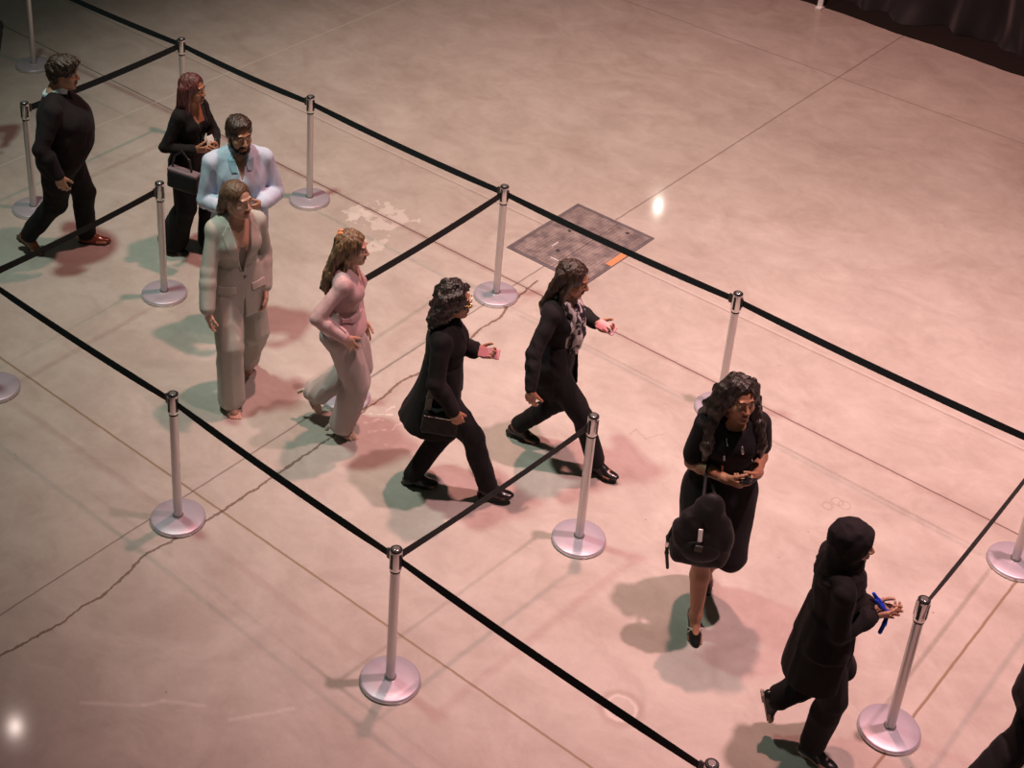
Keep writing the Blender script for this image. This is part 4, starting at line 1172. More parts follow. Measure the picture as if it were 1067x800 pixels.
# ================================================================== 3 man in the pale blue shirt
def person_shirt():
    root_xy, deg, H = (-1.49, 9.70), -72, 1.76
    K = Pl(root_xy, deg, H)
    f = Fig(root_xy, K.h, H, True, pel=(0, 0, 0.885), lean=0.06, head_yaw=R_(14), head_pitch=0.08, girth=1.02, belly=0.04,
            feet={'L': (-0.12, 0.10, 0.09, 0, R_(8)), 'R': (0.16, -0.10, 0.085, 0, 0)},
            hands={'R': dict(at=(0.26, -0.10, 1.10), dir=(0.7, 0.7, 0.05), palm=(-0.5, 0.5, 0.2), pole=(-0.5, -0.6, -1), curl=0.7),
                   'L': dict(at=(0.25, 0.11, 1.12), dir=(0.6, -0.8, 0.0), palm=(-0.5, -0.5, 0.2), pole=(-0.5, 0.6, -1), curl=0.7)})
    r = person_root(f, 'bearded man in a pale blue shirt behind the woman in the grey suit')
    build_body(f, r, M['skin_tan'], M['lip_tan'], M['eye_dark'], jaw=1.15)
    sh = f.torso(0.018, -0.11, 0.505); f.shoulders(sh, 0.015)
    for q in 'LR': f.arm(sh, q, 0.016, 1.92, flare=0.006)
    sh.loft(f.T, [-0.14, -0.03, 0.12], [0.01, 0.015, 0.02], [0.150, 0.152, 0.142], [0.200, 0.200, 0.190], k=0.03)
    vg = poly2d([(0.0, 0.37), (0.048, 0.52), (0.0, 0.60), (-0.048, 0.52)])
    sh.fn_all(lambda P: -np.maximum(vg(*f.T.loc(P)[1:]), 0.02 - f.T.loc(P)[0]), 'i', 0.004)
    sh.post = folds(0.008, (10, 10, 4), 21)
    garment(f, 'shirt', sh, M['shirt'], r)
    patch(f, 'placket', sh, ribbon2d([(0, -0.10), (0, 0.36)], 0.036), M['shirt_in'], r, 0.003, box=TB)
    for sg in (1, -1):
        patch(f, 'collar', sh, poly2d([(sg * 0.045, 0.545), (sg * 0.090, 0.50), (sg * 0.075, 0.415), (sg * 0.030, 0.42)]), M['shirt_in'], r, 0.010, box=TB)
    c = Sd(); c.cap(f.T.w((-0.028, 0, 0.485)), f.Hd.w((-0.036, 0, -0.085)), 0.076, 0.068, 0.01); c.plane(f.T.w((0, 0, 0.55)), f.T.R @ nrm((-0.6, 0, 1)))
    c.fn_all(lambda P: -np.maximum(vg(*f.T.loc(P)[1:]), 0.02 - f.T.loc(P)[0]), 'i', 0.004)
    garment(f, 'collar_band', c, M['shirt_in'], r, 0.0045)
    t = trousers_sd(f, (0.112, 0.085, 0.078, 0.068), 1.95, 0.010); garment(f, 'trousers', t, M['black_cloth'], r, fold=folds(0.006, (10, 10, 10), 6))
    shoes(f, r, M['black_leather'], M['dark_sole'], heel=0.012)
    h = Sd(); hair_cap(f, h, 0.010); h.ell((0.0, 0, 0.085), (0.092, 0.076, 0.048), f.Hd, 0.02)
    face_cut(f, h, (0.130, 0, 0.010), (0.085, 0.105, 0.120)); h.plane(f.Hd.w((0, 0, -0.055)), f.Hd.R @ nrm((0.25, 0, -1)))
    for sg in (1, -1): h.ell((0.02, sg * 0.088, -0.03), (0.045, 0.03, 0.045), f.Hd, 0.01, 's')
    garment(f, 'hair', h, M['hair_dark'], r, 0.0045, folds(0.004, (45, 45, 30), 8))
    bd = Sd()
    for sg in (1, -1):
        bd.chain([f.Hd.w((0.012, sg * 0.064, -0.02)), f.Hd.w((0.022, sg * 0.058, -0.065)), f.Hd.w((0.060, sg * 0.032, -0.098)), f.Hd.w((0.080, 0, -0.104))], [0.010, 0.013, 0.018, 0.020], 0.02)
        bd.chain([f.Hd.w((0.094, 0, -0.047)), f.Hd.w((0.084, sg * 0.026, -0.054)), f.Hd.w((0.074, sg * 0.034, -0.085))], [0.006, 0.007, 0.010], 0.01)
    garment(f, 'beard', bd, M['hair_dark'], r, 0.004, folds(0.002, (60, 60, 60), 2))
person_shirt()

# ================================================================== 4 woman in the grey suit
def person_suit():
    root_xy, deg, H = (-1.385, 8.86), -60, 1.70
    K = Pl(root_xy, deg, H)
    f = Fig(root_xy, K.h, H, pel=(0.0, 0, 0.90), lean=0.03, head_yaw=R_(24), head_pitch=0.02,
            feet={'R': K.foot(241, 413, 0.10, -8, 12), 'L': K.foot(256, 371, 0.13, 0, 38)},
            hands={'R': dict(at=K(216, 326, 0.86), dir=(0.05, -0.05, -1), palm=(0, 1, 0.0), pole=(-1, -0.6, 0), curl=0.35),
                   'L': dict(at=K(276, 299, 0.88), dir=(0.15, 0.0, -1), palm=(0, -1, 0.0), pole=(-1, 0.7, 0), curl=0.45)})
    r = person_root(f, 'woman in a sage grey trouser suit and white sandals walking in the near lane')
    build_body(f, r, M['skin_fair'], M['lip_fair'], M['brow_brown'])
    cm = f.torso(0.006, 0.0, 0.40); cm.plane(f.T.w((0.08, 0, 0.365)), f.T.R @ nrm((0.35, 0, 1)))
    garment(f, 'camisole', cm, M['cami'], r)
    jk = f.torso(0.018, -0.12, 0.51); f.shoulders(jk, 0.019)
    for q in 'LR':
        f.arm(jk, q, 0.014, 1.95, flare=0.012)
    jk.loft(f.T, [-0.20, -0.08, 0.05, 0.16], [-0.012, -0.008, 0.0, 0.0], [0.165, 0.155, 0.128, 0.108], [0.215, 0.205, 0.172, 0.148], k=0.03)
    vg = poly2d([(0.0, 0.135), (0.082, 0.53), (0.0, 0.60), (-0.082, 0.53)])
    jk.fn_all(lambda P: -np.maximum(vg(*f.T.loc(P)[1:]), 0.02 - f.T.loc(P)[0]), 'i', 0.004)
    sl = poly2d([(-0.014, -0.30), (0.014, -0.30), (0.0, 0.02)])
    jk.fn_all(lambda P: -np.maximum(sl(*f.T.loc(P)[1:]), 0.02 - f.T.loc(P)[0]), 'i', 0.004)
    jk.post = folds(0.005, (9, 9, 3), 31)
    garment(f, 'jacket', jk, M['suit'], r, 0.0055)
    for sg in (1, -1):
        patch(f, 'lapel', jk, poly2d([(0.0, 0.125), (sg * 0.080, 0.505), (sg * 0.128, 0.440), (sg * 0.110, 0.33)]), M['suit_dark'], r, 0.007, box=TB)
        patch(f, 'pocket_flap', jk, poly2d([(sg * 0.055, 0.045), (sg * 0.165, 0.045), (sg * 0.168, -0.010), (sg * 0.055, -0.010)]), M['suit_dark'], r, 0.007, box=((0, -0.26, -0.15), (0.3, 0.26, 0.56)))
    bt = Sd(); bt.ell((0.122, 0.012, 0.105), (0.010, 0.011, 0.011), f.T, 0.002); garment(f, 'button', bt, M['bag_top'], r, 0.003)
    t = trousers_sd(f, (0.110, 0.092, 0.090, 0.096), 2.0, 0.012); garment(f, 'trousers', t, M['suit'], r, fold=folds(0.009, (10, 10, 1.5), 12))
    for q in 'LR':
        so = sculpt('sandal', sole_sd(f, q, heel=0.03), 0.004, M['white_leather'], r, f.sc)
        st = Sd(); F = f.ft[q]
        for (a, b_, c_) in (((0.095, -0.046, -0.072), (0.085, 0, -0.022), (0.080, 0.046, -0.072)), ((0.060, -0.042, -0.072), (0.100, 0, -0.030), (0.105, 0.046, -0.074)), ((-0.03, -0.040, -0.03), (0.035, 0, 0.015), (-0.03, 0.040, -0.03))):
            p = [F.w(a), F.w((np.array(a) * .45 + np.array(b_) * .75) * np.array([.84, 1, .84])), F.w(b_), F.w((np.array(c_) * .45 + np.array(b_) * .75) * np.array([.84, 1, .84])), F.w(c_)]
            st.chain(p, [0.0055] * 5, 0.004)
        sculpt('strap', st, 0.0035, M['white_leather'], so, f.sc)
    h = Sd(); hair_cap(f, h, 0.008)
    for y in (-0.045, -0.015, 0.015, 0.045):
        h.chain([f.Hd.w((-0.07, y, 0.03)), f.Hd.w((-0.095, y * 1.1, -0.08)), f.T.w((-0.115, y * 1.2, 0.45)), f.T.w((-0.125, y * 1.2, 0.36))], [0.042, 0.034, 0.030, 0.012], 0.02)
    face_cut(f, h, (0.130, 0, 0.010), (0.085, 0.094, 0.120))
    for sg in (1, -1): h.ell((0.005, sg * 0.085, -0.02), (0.040, 0.022, 0.050), f.Hd, 0.008, 's')
    garment(f, 'hair', h, M['hair_brown'], r, 0.0045, folds(0.003, (60, 60, 7), 15))
person_suit()

# ================================================================== 5 woman in the pink blouse
def person_pink():
    root_xy, deg, H = (-0.625, 8.45), -4, 1.59
    K = Pl(root_xy, deg, H)
    f = Fig(root_xy, K.h, H, pel=(0.0, 0, 0.905), lean=0.05, head_yaw=R_(-2), head_pitch=0.06,
            feet={'R': K.foot(357, 440, 0.122, -2, 30), 'L': K.foot(331, 409, 0.22, 0, 62)},
            hands={'R': dict(at=K(360, 352, 0.96), dir=(0.5, 0.15, -0.85), palm=(-0.2, 1, 0.0), pole=(-0.7, -0.5, -1), curl=0.4),
                   'L': dict(at=(0.10, 0.22, 0.86), dir=(0.3, 0.0, -1), palm=(0, -1, 0.0), curl=0.4)})
    r = person_root(f, 'woman in a dusty pink blouse, wide pale beige trousers and pointed heels, walking right')
    build_body(f, r, M['skin_fair'], M['lip_fair'], M['brow_brown'])
    bl = f.torso(0.016, 0.02, 0.51); f.shoulders(bl, 0.013)
    for q in 'LR':
        f.arm(bl, q, 0.013, 1.92, flare=0.006)
    bl.loft(f.T, [0.0, 0.06, 0.13, 0.19], [-0.005, 0.0, 0.0, 0.0], [0.172, 0.155, 0.125, 0.108], [0.215, 0.198, 0.165, 0.148], k=0.02)
    vg = poly2d([(0.0, 0.30), (0.060, 0.53), (0.0, 0.60), (-0.060, 0.53)])
    bl.fn_all(lambda P: -np.maximum(vg(*f.T.loc(P)[1:]), 0.02 - f.T.loc(P)[0]), 'i', 0.004)
    bl.plane(f.T.w((0.06, 0, 0.010)), f.T.R @ nrm((-0.05, 0, -1)))
    bl.post = folds(0.007, (11, 11, 5), 41)
    garment(f, 'blouse', bl, M['pink'], r, 0.0055)
    patch(f, 'sash', bl, ribbon2d([(-0.3, 0.155), (0.3, 0.155)], 0.045), M['pink'], r, 0.007, box=TB)
    t = trousers_sd(f, (0.108, 0.098, 0.096, 0.096), 1.99, 0.012, waist=0.16); garment(f, 'trousers', t, M['beige'], r, fold=folds(0.014, (12, 12, 1.2), 14))
    shoes(f, r, M['beige_leather'], M['pale_sole'], heel=0.055, pointy=1.0, open_top=True)
    h = Sd(); hair_cap(f, h, 0.015)
    for y in (-0.06, -0.03, 0.0, 0.03, 0.06):
        h.chain([f.Hd.w((-0.065, y, 0.03)), f.Hd.w((-0.095, y * 1.15, -0.06)), f.T.w((-0.120, y * 1.35, 0.46)), f.T.w((-0.135, y * 1.4, 0.37)), f.T.w((-0.125, y * 1.3, 0.31))], [0.046, 0.040, 0.036, 0.032, 0.012], 0.02)
    h.chain([f.Hd.w((0.01, -0.076, 0.02)), f.Hd.w((-0.02, -0.084, -0.07)), f.T.w((-0.02, -0.10, 0.46))], [0.018, 0.024, 0.014], 0.015)
    face_cut(f, h, (0.130, 0, 0.010), (0.085, 0.084, 0.120))
    garment(f, 'hair', h, M['hair_high'], r, 0.0045, folds(0.006, (42, 42, 16), 17))
    ck = Sd()
    for sg in (1, -1):
        ck.ell((-0.085, sg * 0.018, 0.105), (0.030, 0.014, 0.022), f.Hd, 0.006)
        for dx in (-0.02, 0.0, 0.02): ck.cap(f.Hd.w((-0.085 + dx, sg * 0.025, 0.105)), f.Hd.w((-0.088 + dx, sg * 0.046, 0.075)), 0.005, 0.003, 0.004)
    garment(f, 'claw_clip', ck, M['clip'], r, 0.0035)
person_pink()
# ================================================================== 6 person in the long black coat
def person_coat():
    root_xy, deg, H = (0.06, 7.99), -6, 1.62
    K = Pl(root_xy, deg, H)
    f = Fig(root_xy, K.h, H, pel=(-0.02, 0, 0.875), lean=0.02, head_yaw=R_(4), head_pitch=0.05, head_fwd=0.02, girth=1.06,
            feet={'L': K.foot(430, 494, 0.085, 2, 0), 'R': K.foot(508, 505, 0.11, -8, -6)},
            hands={'R': dict(at=K(473, 430, 0.80), dir=(0.35, 0.05, -0.9), palm=(-0.3, 1, 0), pole=(-1, -0.6, 0), curl=0.9),
                   'L': dict(at=K(497, 366, 1.07), dir=(1, -0.1, 0.0), palm=(0.05, -0.6, 0.6), pole=(-0.6, 0.8, -0.6), curl=0.8)})
    r = person_root(f, 'person with dark curly hair and gold glasses in a long black coat, striding right')
    build_body(f, r, M['skin_brown'], M['lip_brown'], M['eye_dark'])
    ct = f.torso(0.022, -0.05, 0.51); f.shoulders(ct, 0.020)
    for q in 'LR': f.arm(ct, q, 0.018, 1.90, flare=0.008)
    ct.loft(f.P, [-0.37, -0.25, -0.10, 0.05, 0.18], [-0.085, -0.060, -0.03, -0.01, 0.0], [0.225, 0.195, 0.165, 0.140, 0.125], [0.245, 0.232, 0.212, 0.188, 0.165], k=0.03)
    ct.plane(f.P.w((0.0, 0, -0.325)), f.P.R @ nrm((-0.12, 0, -1)), k=0.008)
    ct.post = folds(0.009, (10, 10, 3), 51)
    garment(f, 'coat', ct, M['black_wool'], r)
    cl = Sd(); cl.cap(f.T.w((-0.03, 0, 0.47)), f.T.w((-0.03, 0, 0.53)), 0.092, 0.080, 0.01); cl.plane(f.T.w((0, 0, 0.555)), f.T.R @ nrm((-0.5, 0, 1)))
    garment(f, 'coat_collar', cl, M['black_wool'], r)
    t = trousers_sd(f, (0.102, 0.078, 0.070, 0.068), 1.97, 0.010); garment(f, 'trousers', t, M['black_cloth'], r, fold=folds(0.007, (12, 12, 3), 16))
    shoes(f, r, M['black_leather'], M['dark_sole'], heel=0.02, wide=1.1)
    h = Sd(); hair_cap(f, h, 0.026)
    for y in (-0.075, -0.03, 0.03, 0.075):
        h.chain([f.Hd.w((-0.05, y, 0.03)), f.Hd.w((-0.07, y * 1.2, -0.06)), f.T.w((-0.07, y * 1.3, 0.535)), f.T.w((-0.075, y * 1.3, 0.50))], [0.060, 0.056, 0.046, 0.028], 0.03)
    face_cut(f, h, (0.130, 0, 0.010), (0.085, 0.080, 0.120))
    garment(f, 'hair', h, M['hair_black'], r, 0.005, folds(0.016, (30, 30, 30), 18, 9))
    g = Sd()
    for sg in (1, -1):
        for i in range(10):
            a0, a1 = i * PI / 5, (i + 1) * PI / 5
            g.cap(f.Hd.w((0.107, sg * 0.034 + 0.025 * math.cos(a0), 0.012 + 0.019 * math.sin(a0))), f.Hd.w((0.107, sg * 0.034 + 0.025 * math.cos(a1), 0.012 + 0.019 * math.sin(a1))), 0.0028, 0.0028, 0.002)
        g.cap(f.Hd.w((0.105, sg * 0.060, 0.014)), f.Hd.w((0.0, sg * 0.080, 0.012)), 0.0026, 0.0026, 0.002)
    g.cap(f.Hd.w((0.110, -0.009, 0.016)), f.Hd.w((0.110, 0.009, 0.016)), 0.0026, 0.0026, 0.002)
    garment(f, 'glasses', g, M['gold'], r, 0.0028)
    # bag with a long grey strap carried in the right hand
    c = K(459, 439, 0.69); B = Fr(c, rotm(0.05, 0.1, 0))
    s = Sd(); s.box((0, 0, 0), (0.120, 0.045, 0.085), B, 0.022, 0.01); s.post = folds(0.004, (12, 12, 12), 7)
    o = held(f, 'shoulder_bag', s, 0.006, M['bag_black'], 'small black bag on a grey strap at the side of the black-coated person', 'bag')
    st = Sd()
    for x in (-0.105, -0.085): st.chain([B.w((x, -0.01, 0.07)), B.w((x - 0.005, -0.03, 0.20)), B.w((x + 0.01, -0.03, 0.36))], [0.012, 0.012, 0.012], 0.01)
    child_of_held(f, o, c, s, 'strap', st, M['grey_webbing'])
    z = Sd(); z.cap(B.w((-0.11, -0.044, 0.062)), B.w((0.11, -0.044, 0.062)), 0.005, 0.005); child_of_held(f, o, c, s, 'zip', z, M['silver'], 0.004)
    # phone in the left hand
    p = Sd(); hf = f.hf['L']; p.box((0.085, 0.0, 0.030), (0.072, 0.036, 0.005), hf, 0.004)
    held(f, 'smartphone', p, 0.0035, M['phone_pink'], 'rose cased phone held out by the person in the long black coat', 'phone')
person_coat()

# ================================================================== 7 striding woman in the black blazer
def person_blazer():
    root_xy, deg, H = (0.80, 8.34), -24, 1.63
    K = Pl(root_xy, deg, H)
    f = Fig(root_xy, K.h, H, pel=(-0.02, 0, 0.86), lean=0.0, head_yaw=R_(2), head_pitch=0.22, head_fwd=0.04,
            feet={'L': K.foot(540, 443, 0.10, 4, 8), 'R': K.foot(621, 481, 0.095, -10, -5)},
            hands={'R': dict(at=K(553, 408, 0.82), dir=(0.0, 0.1, -1), palm=(0, 1, 0), pole=(-1, -0.5, 0.2), curl=0.5),
                   'L': dict(at=K(622, 337, 1.07), dir=(1, -0.25, -0.05), palm=(0, -0.5, 0.7), pole=(-0.6, 0.8, -0.6), curl=0.7)})
    r = person_root(f, 'woman in a black blazer over a black and white print blouse, striding right')
    build_body(f, r, M['skin_brown'], M['lip_brown'], M['eye_dark'])
    bs = f.torso(0.010, -0.02, 0.51); f.shoulders(bs, 0.006)
    vn = poly2d([(0.0, 0.34), (0.05, 0.53), (0.0, 0.60), (-0.05, 0.53)])
    bs.fn_all(lambda P: -np.maximum(vn(*f.T.loc(P)[1:]), 0.02 - f.T.loc(P)[0]), 'i', 0.004)
    garment(f, 'blouse', bs, M['print'], r, fold=folds(0.005, (10, 10, 10), 60))
    sc_ = Sd()
    for sg in (1, -1): sc_.chain([f.T.w((-0.05, sg * 0.055, 0.535)), f.T.w((0.045, sg * 0.075, 0.495)), f.T.w((0.125, sg * 0.05, 0.38)), f.T.w((0.140, sg * 0.035, 0.24)), f.T.w((0.125, sg * 0.03, 0.12))], [0.026, 0.032, 0.034, 0.034, 0.028], 0.015)
    sc_.chain([f.T.w((-0.05, -0.055, 0.535)), f.T.w((-0.085, 0, 0.53)), f.T.w((-0.05, 0.055, 0.535))], [0.026, 0.026, 0.026], 0.015)
    garment(f, 'scarf', sc_, M['print'], r, 0.005, folds(0.007, (22, 22, 9), 61))
    jk = f.torso(0.020, -0.12, 0.515); f.shoulders(jk, 0.017)
    for q in 'LR': f.arm(jk, q, 0.013, 1.92, flare=0.006)
    jk.loft(f.T, [-0.22, -0.08, 0.05, 0.16], [-0.015, -0.010, 0.0, 0.0], [0.160, 0.152, 0.128, 0.108], [0.210, 0.200, 0.172, 0.148], k=0.03)
    vg = poly2d([(-0.085, -0.40), (0.085, -0.40), (0.110, 0.38), (0.075, 0.58), (-0.075, 0.58), (-0.110, 0.38)])
    jk.fn_all(lambda P: -np.maximum(vg(*f.T.loc(P)[1:]), 0.02 - f.T.loc(P)[0]), 'i', 0.006)
    garment(f, 'blazer', jk, M['black_wool'], r, fold=folds(0.007, (9, 9, 9), 62))
    t = trousers_sd(f, (0.102, 0.076, 0.068, 0.066), 1.95, 0.010); garment(f, 'trousers', t, M['black_cloth'], r, fold=folds(0.007, (12, 12, 4), 63))
    sh = shoes(f, r, M['black_leather'], M['dark_sole'], heel=0.02)
    for q, s_ in zip('LR', sh):
        bk = Sd(); bk.cap(f.ft[q].w((0.055, -0.026, -0.020)), f.ft[q].w((0.055, 0.026, -0.020)), 0.006, 0.006); sculpt('buckle', bk, 0.0035, M['gold'], s_, f.sc)
    h = Sd(); hair_cap(f, h, 0.014)
    for y in (-0.06, -0.025, 0.025, 0.06):
        h.chain([f.Hd.w((-0.065, y, 0.03)), f.Hd.w((-0.085, y * 1.2, -0.07)), f.T.w((-0.095, y * 1.4, 0.45)), f.T.w((-0.105, y * 1.4, 0.37))], [0.044, 0.038, 0.032, 0.012], 0.02)
    h.chain([f.Hd.w((0.0, -0.080, 0.02)), f.Hd.w((-0.01, -0.086, -0.07)), f.T.w((0.02, -0.095, 0.45)), f.T.w((0.05, -0.10, 0.38))], [0.018, 0.026, 0.022, 0.010], 0.015)
    face_cut(f, h, (0.130, 0, 0.010), (0.085, 0.086, 0.120))
    garment(f, 'hair', h, M['hair_dark'], r, 0.0045, folds(0.004, (50, 50, 9), 64))
    p = Sd(); hf = f.hf['L']; p.box((0.085, 0.0, 0.030), (0.072, 0.036, 0.005), hf, 0.004)
    held(f, 'smartphone', p, 0.0035, M['phone_pink'], 'rose cased phone held out by the striding woman in a black blazer', 'phone')
person_blazer()

# ================================================================== 8 woman in the black dress with the backpack
def person_dress():
    root_xy, deg, H = (1.69, 7.05), -84, 1.69
    K = Pl(root_xy, deg, H)
    f = Fig(root_xy, K.h, H, pel=(-0.02, 0, 0.895), lean=0.07, head_yaw=R_(12), head_pitch=-0.04, girth=1.08,
            feet={'R': K.foot(725, 641, 0.135, -4, 30), 'L': K.foot(738, 590, 0.17, 4, 50)},
            hands={'R': dict(at=K(757, 499, 1.13), dir=(0.55, 0.8, -0.1), palm=(-0.7, 0.4, 0.4), pole=(-0.5, -0.5, -1), curl=0.75),
                   'L': dict(at=K(789, 494, 1.13), dir=(0.6, -0.75, -0.15), palm=(-0.6, -0.5, 0.4), pole=(-0.4, 0.3, -1), curl=0.75)})
    r = person_root(f, 'woman with long black hair in a black knee-length dress, hands clasped')
    build_body(f, r, M['skin_brown'], M['lip_brown'], M['eye_dark'])
    d = f.torso(0.012, -0.12, 0.50); f.shoulders(d, 0.012)
    for q in 'LR': f.arm(d, q, 0.018, 0.78, flare=0.008)
    kx = (f.kn['L'][0] + f.kn['R'][0]) / 2; 
    d.loft(f.P, [-0.47, -0.30, -0.12, 0.02, 0.16], [0.0, 0.0, -0.005, -0.01, 0.0], [0.185, 0.175, 0.160, 0.145, 0.112], [0.185, 0.200, 0.212, 0.200, 0.150], k=0.03)
    for q in 'LR': d.cap(f.hip[q] + np.array([0, 0, -0.05]), f.hip[q] + (f.kn[q] - f.hip[q]) * (1.08 if q == 'L' else 0.9), 0.115, 0.098, 0.06)
    d.ell((0.06, 0, 0.49), (0.055, 0.062, 0.04), f.T, 0.012, 's')
    d.post = folds(0.007, (9, 9, 4), 71)
    garment(f, 'dress', d, M['black_jersey'], r)
    sh = shoes(f, r, M['black_leather'], M['dark_sole'], heel=0.045, pointy=0.4, open_top=True)
    for q, s_ in zip('LR', sh):
        st = Sd(); F = f.ft[q]
        for x0, x1 in ((0.055, 0.095), (0.085, 0.060)): st.chain([F.w((x0, -0.042, -0.055)), F.w(((x0 + x1) / 2, -0.02, -0.027)), F.w(((x0 + x1) / 2, 0.02, -0.027)), F.w((x1, 0.042, -0.055))], [0.0045] * 4, 0.003)
        sculpt('strap', st, 0.0035, M['white_leather'], s_, f.sc)
    h = Sd(); hair_cap(f, h, 0.018)
    for y in (-0.085, -0.04, 0.04, 0.085):
        h.chain([f.Hd.w((-0.05, y, 0.03)), f.Hd.w((-0.075, y * 1.3, -0.08)), f.T.w((-0.085, y * 1.6, 0.43)), f.T.w((-0.09, y * 1.7, 0.30))], [0.055, 0.052, 0.046, 0.020], 0.03)
    for sg in (1, -1):
        h.chain([f.Hd.w((-0.02, sg * 0.083, 0.04)), f.Hd.w((-0.03, sg * 0.105, -0.06)), f.T.w((0.030, sg * 0.138, 0.47)), f.T.w((0.085, sg * 0.150, 0.36)), f.T.w((0.095, sg * 0.158, 0.29))], [0.030, 0.036, 0.038, 0.034, 0.014], 0.03)
    face_cut(f, h, (0.132, 0, 0.006), (0.096, 0.100, 0.122))
    garment(f, 'hair', h, M['hair_black'], r, 0.005, folds(0.009, (34, 34, 16), 72, 7))
    for i, (y, z, mt) in enumerate(((-0.055, 0.425, 'card'), (-0.062, 0.330, 'card'), (0.035, 0.385, 'silver'), (-0.055, 0.235, 'clip'))):
        patch(f, 'pin', d, ribbon2d([(y, z), (y + 0.006, z - 0.035)], 0.013), M[mt], r, 0.006, box=TB, vox=0.0035)
    # backpack hanging from the right forearm
    c = K(732, 552, 0.84); B = Fr(c, rotm(R_(-8), 0.0, R_(-5)))
    s = Sd(); s.ell((0, 0, -0.01), (0.095, 0.165, 0.205), B, 0.03); s.box((0.0, 0.01, -0.10), (0.080, 0.168, 0.125), B, 0.05, 0.05); s.ell((0, 0.01, 0.16), (0.055, 0.080, 0.11), B, 0.05)
    s.post = folds(0.008, (9, 9, 9), 73)
    o = held(f, 'backpack', s, 0.006, M['bag_black'], 'black backpack with a pale tag, hanging from the forearm of the woman in a dress', 'bag')
    p = Sd(); p.ell((0.075, 0.0, -0.085), (0.045, 0.115, 0.085), B, 0.02); child_of_held(f, o, c, s, 'front_pocket', p, M['bag_black'])
    tg = Sd(); tg.box((0.116, -0.03, 0.025), (0.004, 0.013, 0.040), Fr(B.o, B.R @ rotm(0, -0.25, 0.1)), 0.003); child_of_held(f, o, c, s, 'tag', tg, M['card'], 0.0035)
    tg = Sd(); tg.box((0.122, -0.025, -0.035), (0.004, 0.022, 0.022), B, 0.003); child_of_held(f, o, c, s, 'patch', tg, M['grey_webbing'], 0.0035)
    st = Sd(); fa = f.el['R'] + (f.wr['R'] - f.el['R']) * 0.45
    top = fa + np.array([0, 0, 0.045])
    st.chain([B.w((0.02, -0.04, 0.17)), fa + np.array([0.055, -0.02, -0.01]), top, fa + np.array([-0.055, 0.02, -0.01]), B.w((-0.03, 0.05, 0.17))], [0.012, 0.010, 0.010, 0.010, 0.012], 0.01); child_of_held(f, o, c, s, 'grab_handle', st, M['bag_black'])
    st = Sd(); st.chain([B.w((-0.02, -0.155, 0.0)), B.w((0.0, -0.180, -0.09)), B.w((0.01, -0.165, -0.20)), B.w((0.02, -0.140, -0.30))], [0.011, 0.011, 0.011, 0.010], 0.01); child_of_held(f, o, c, s, 'shoulder_strap', st, M['black_rubber'])
    st = Sd(); st.chain([B.w((-0.02, 0.14, -0.05)), B.w((0.0, 0.170, -0.14)), B.w((0.01, 0.155, -0.24))], [0.010, 0.010, 0.009], 0.01); child_of_held(f, o, c, s, 'shoulder_strap', st, M['black_rubber'])
    bk = Sd(); bk.box((0.012, -0.176, -0.13), (0.010, 0.012, 0.020), B, 0.004); child_of_held(f, o, c, s, 'buckle', bk, M['silver'], 0.004)
    ph = Sd(); m = (f.wr['L'] + f.wr['R']) / 2 + np.array([0.075, 0.0, 0.035]); ph.box((0, 0, 0), (0.060, 0.034, 0.005), Fr(m, rotm(R_(40), -0.5, 0)), 0.004)
    held(f, 'smartphone', ph, 0.0035, M['phone_dark'], 'dark phone in the clasped hands of the woman with long black hair', 'phone')
person_dress()

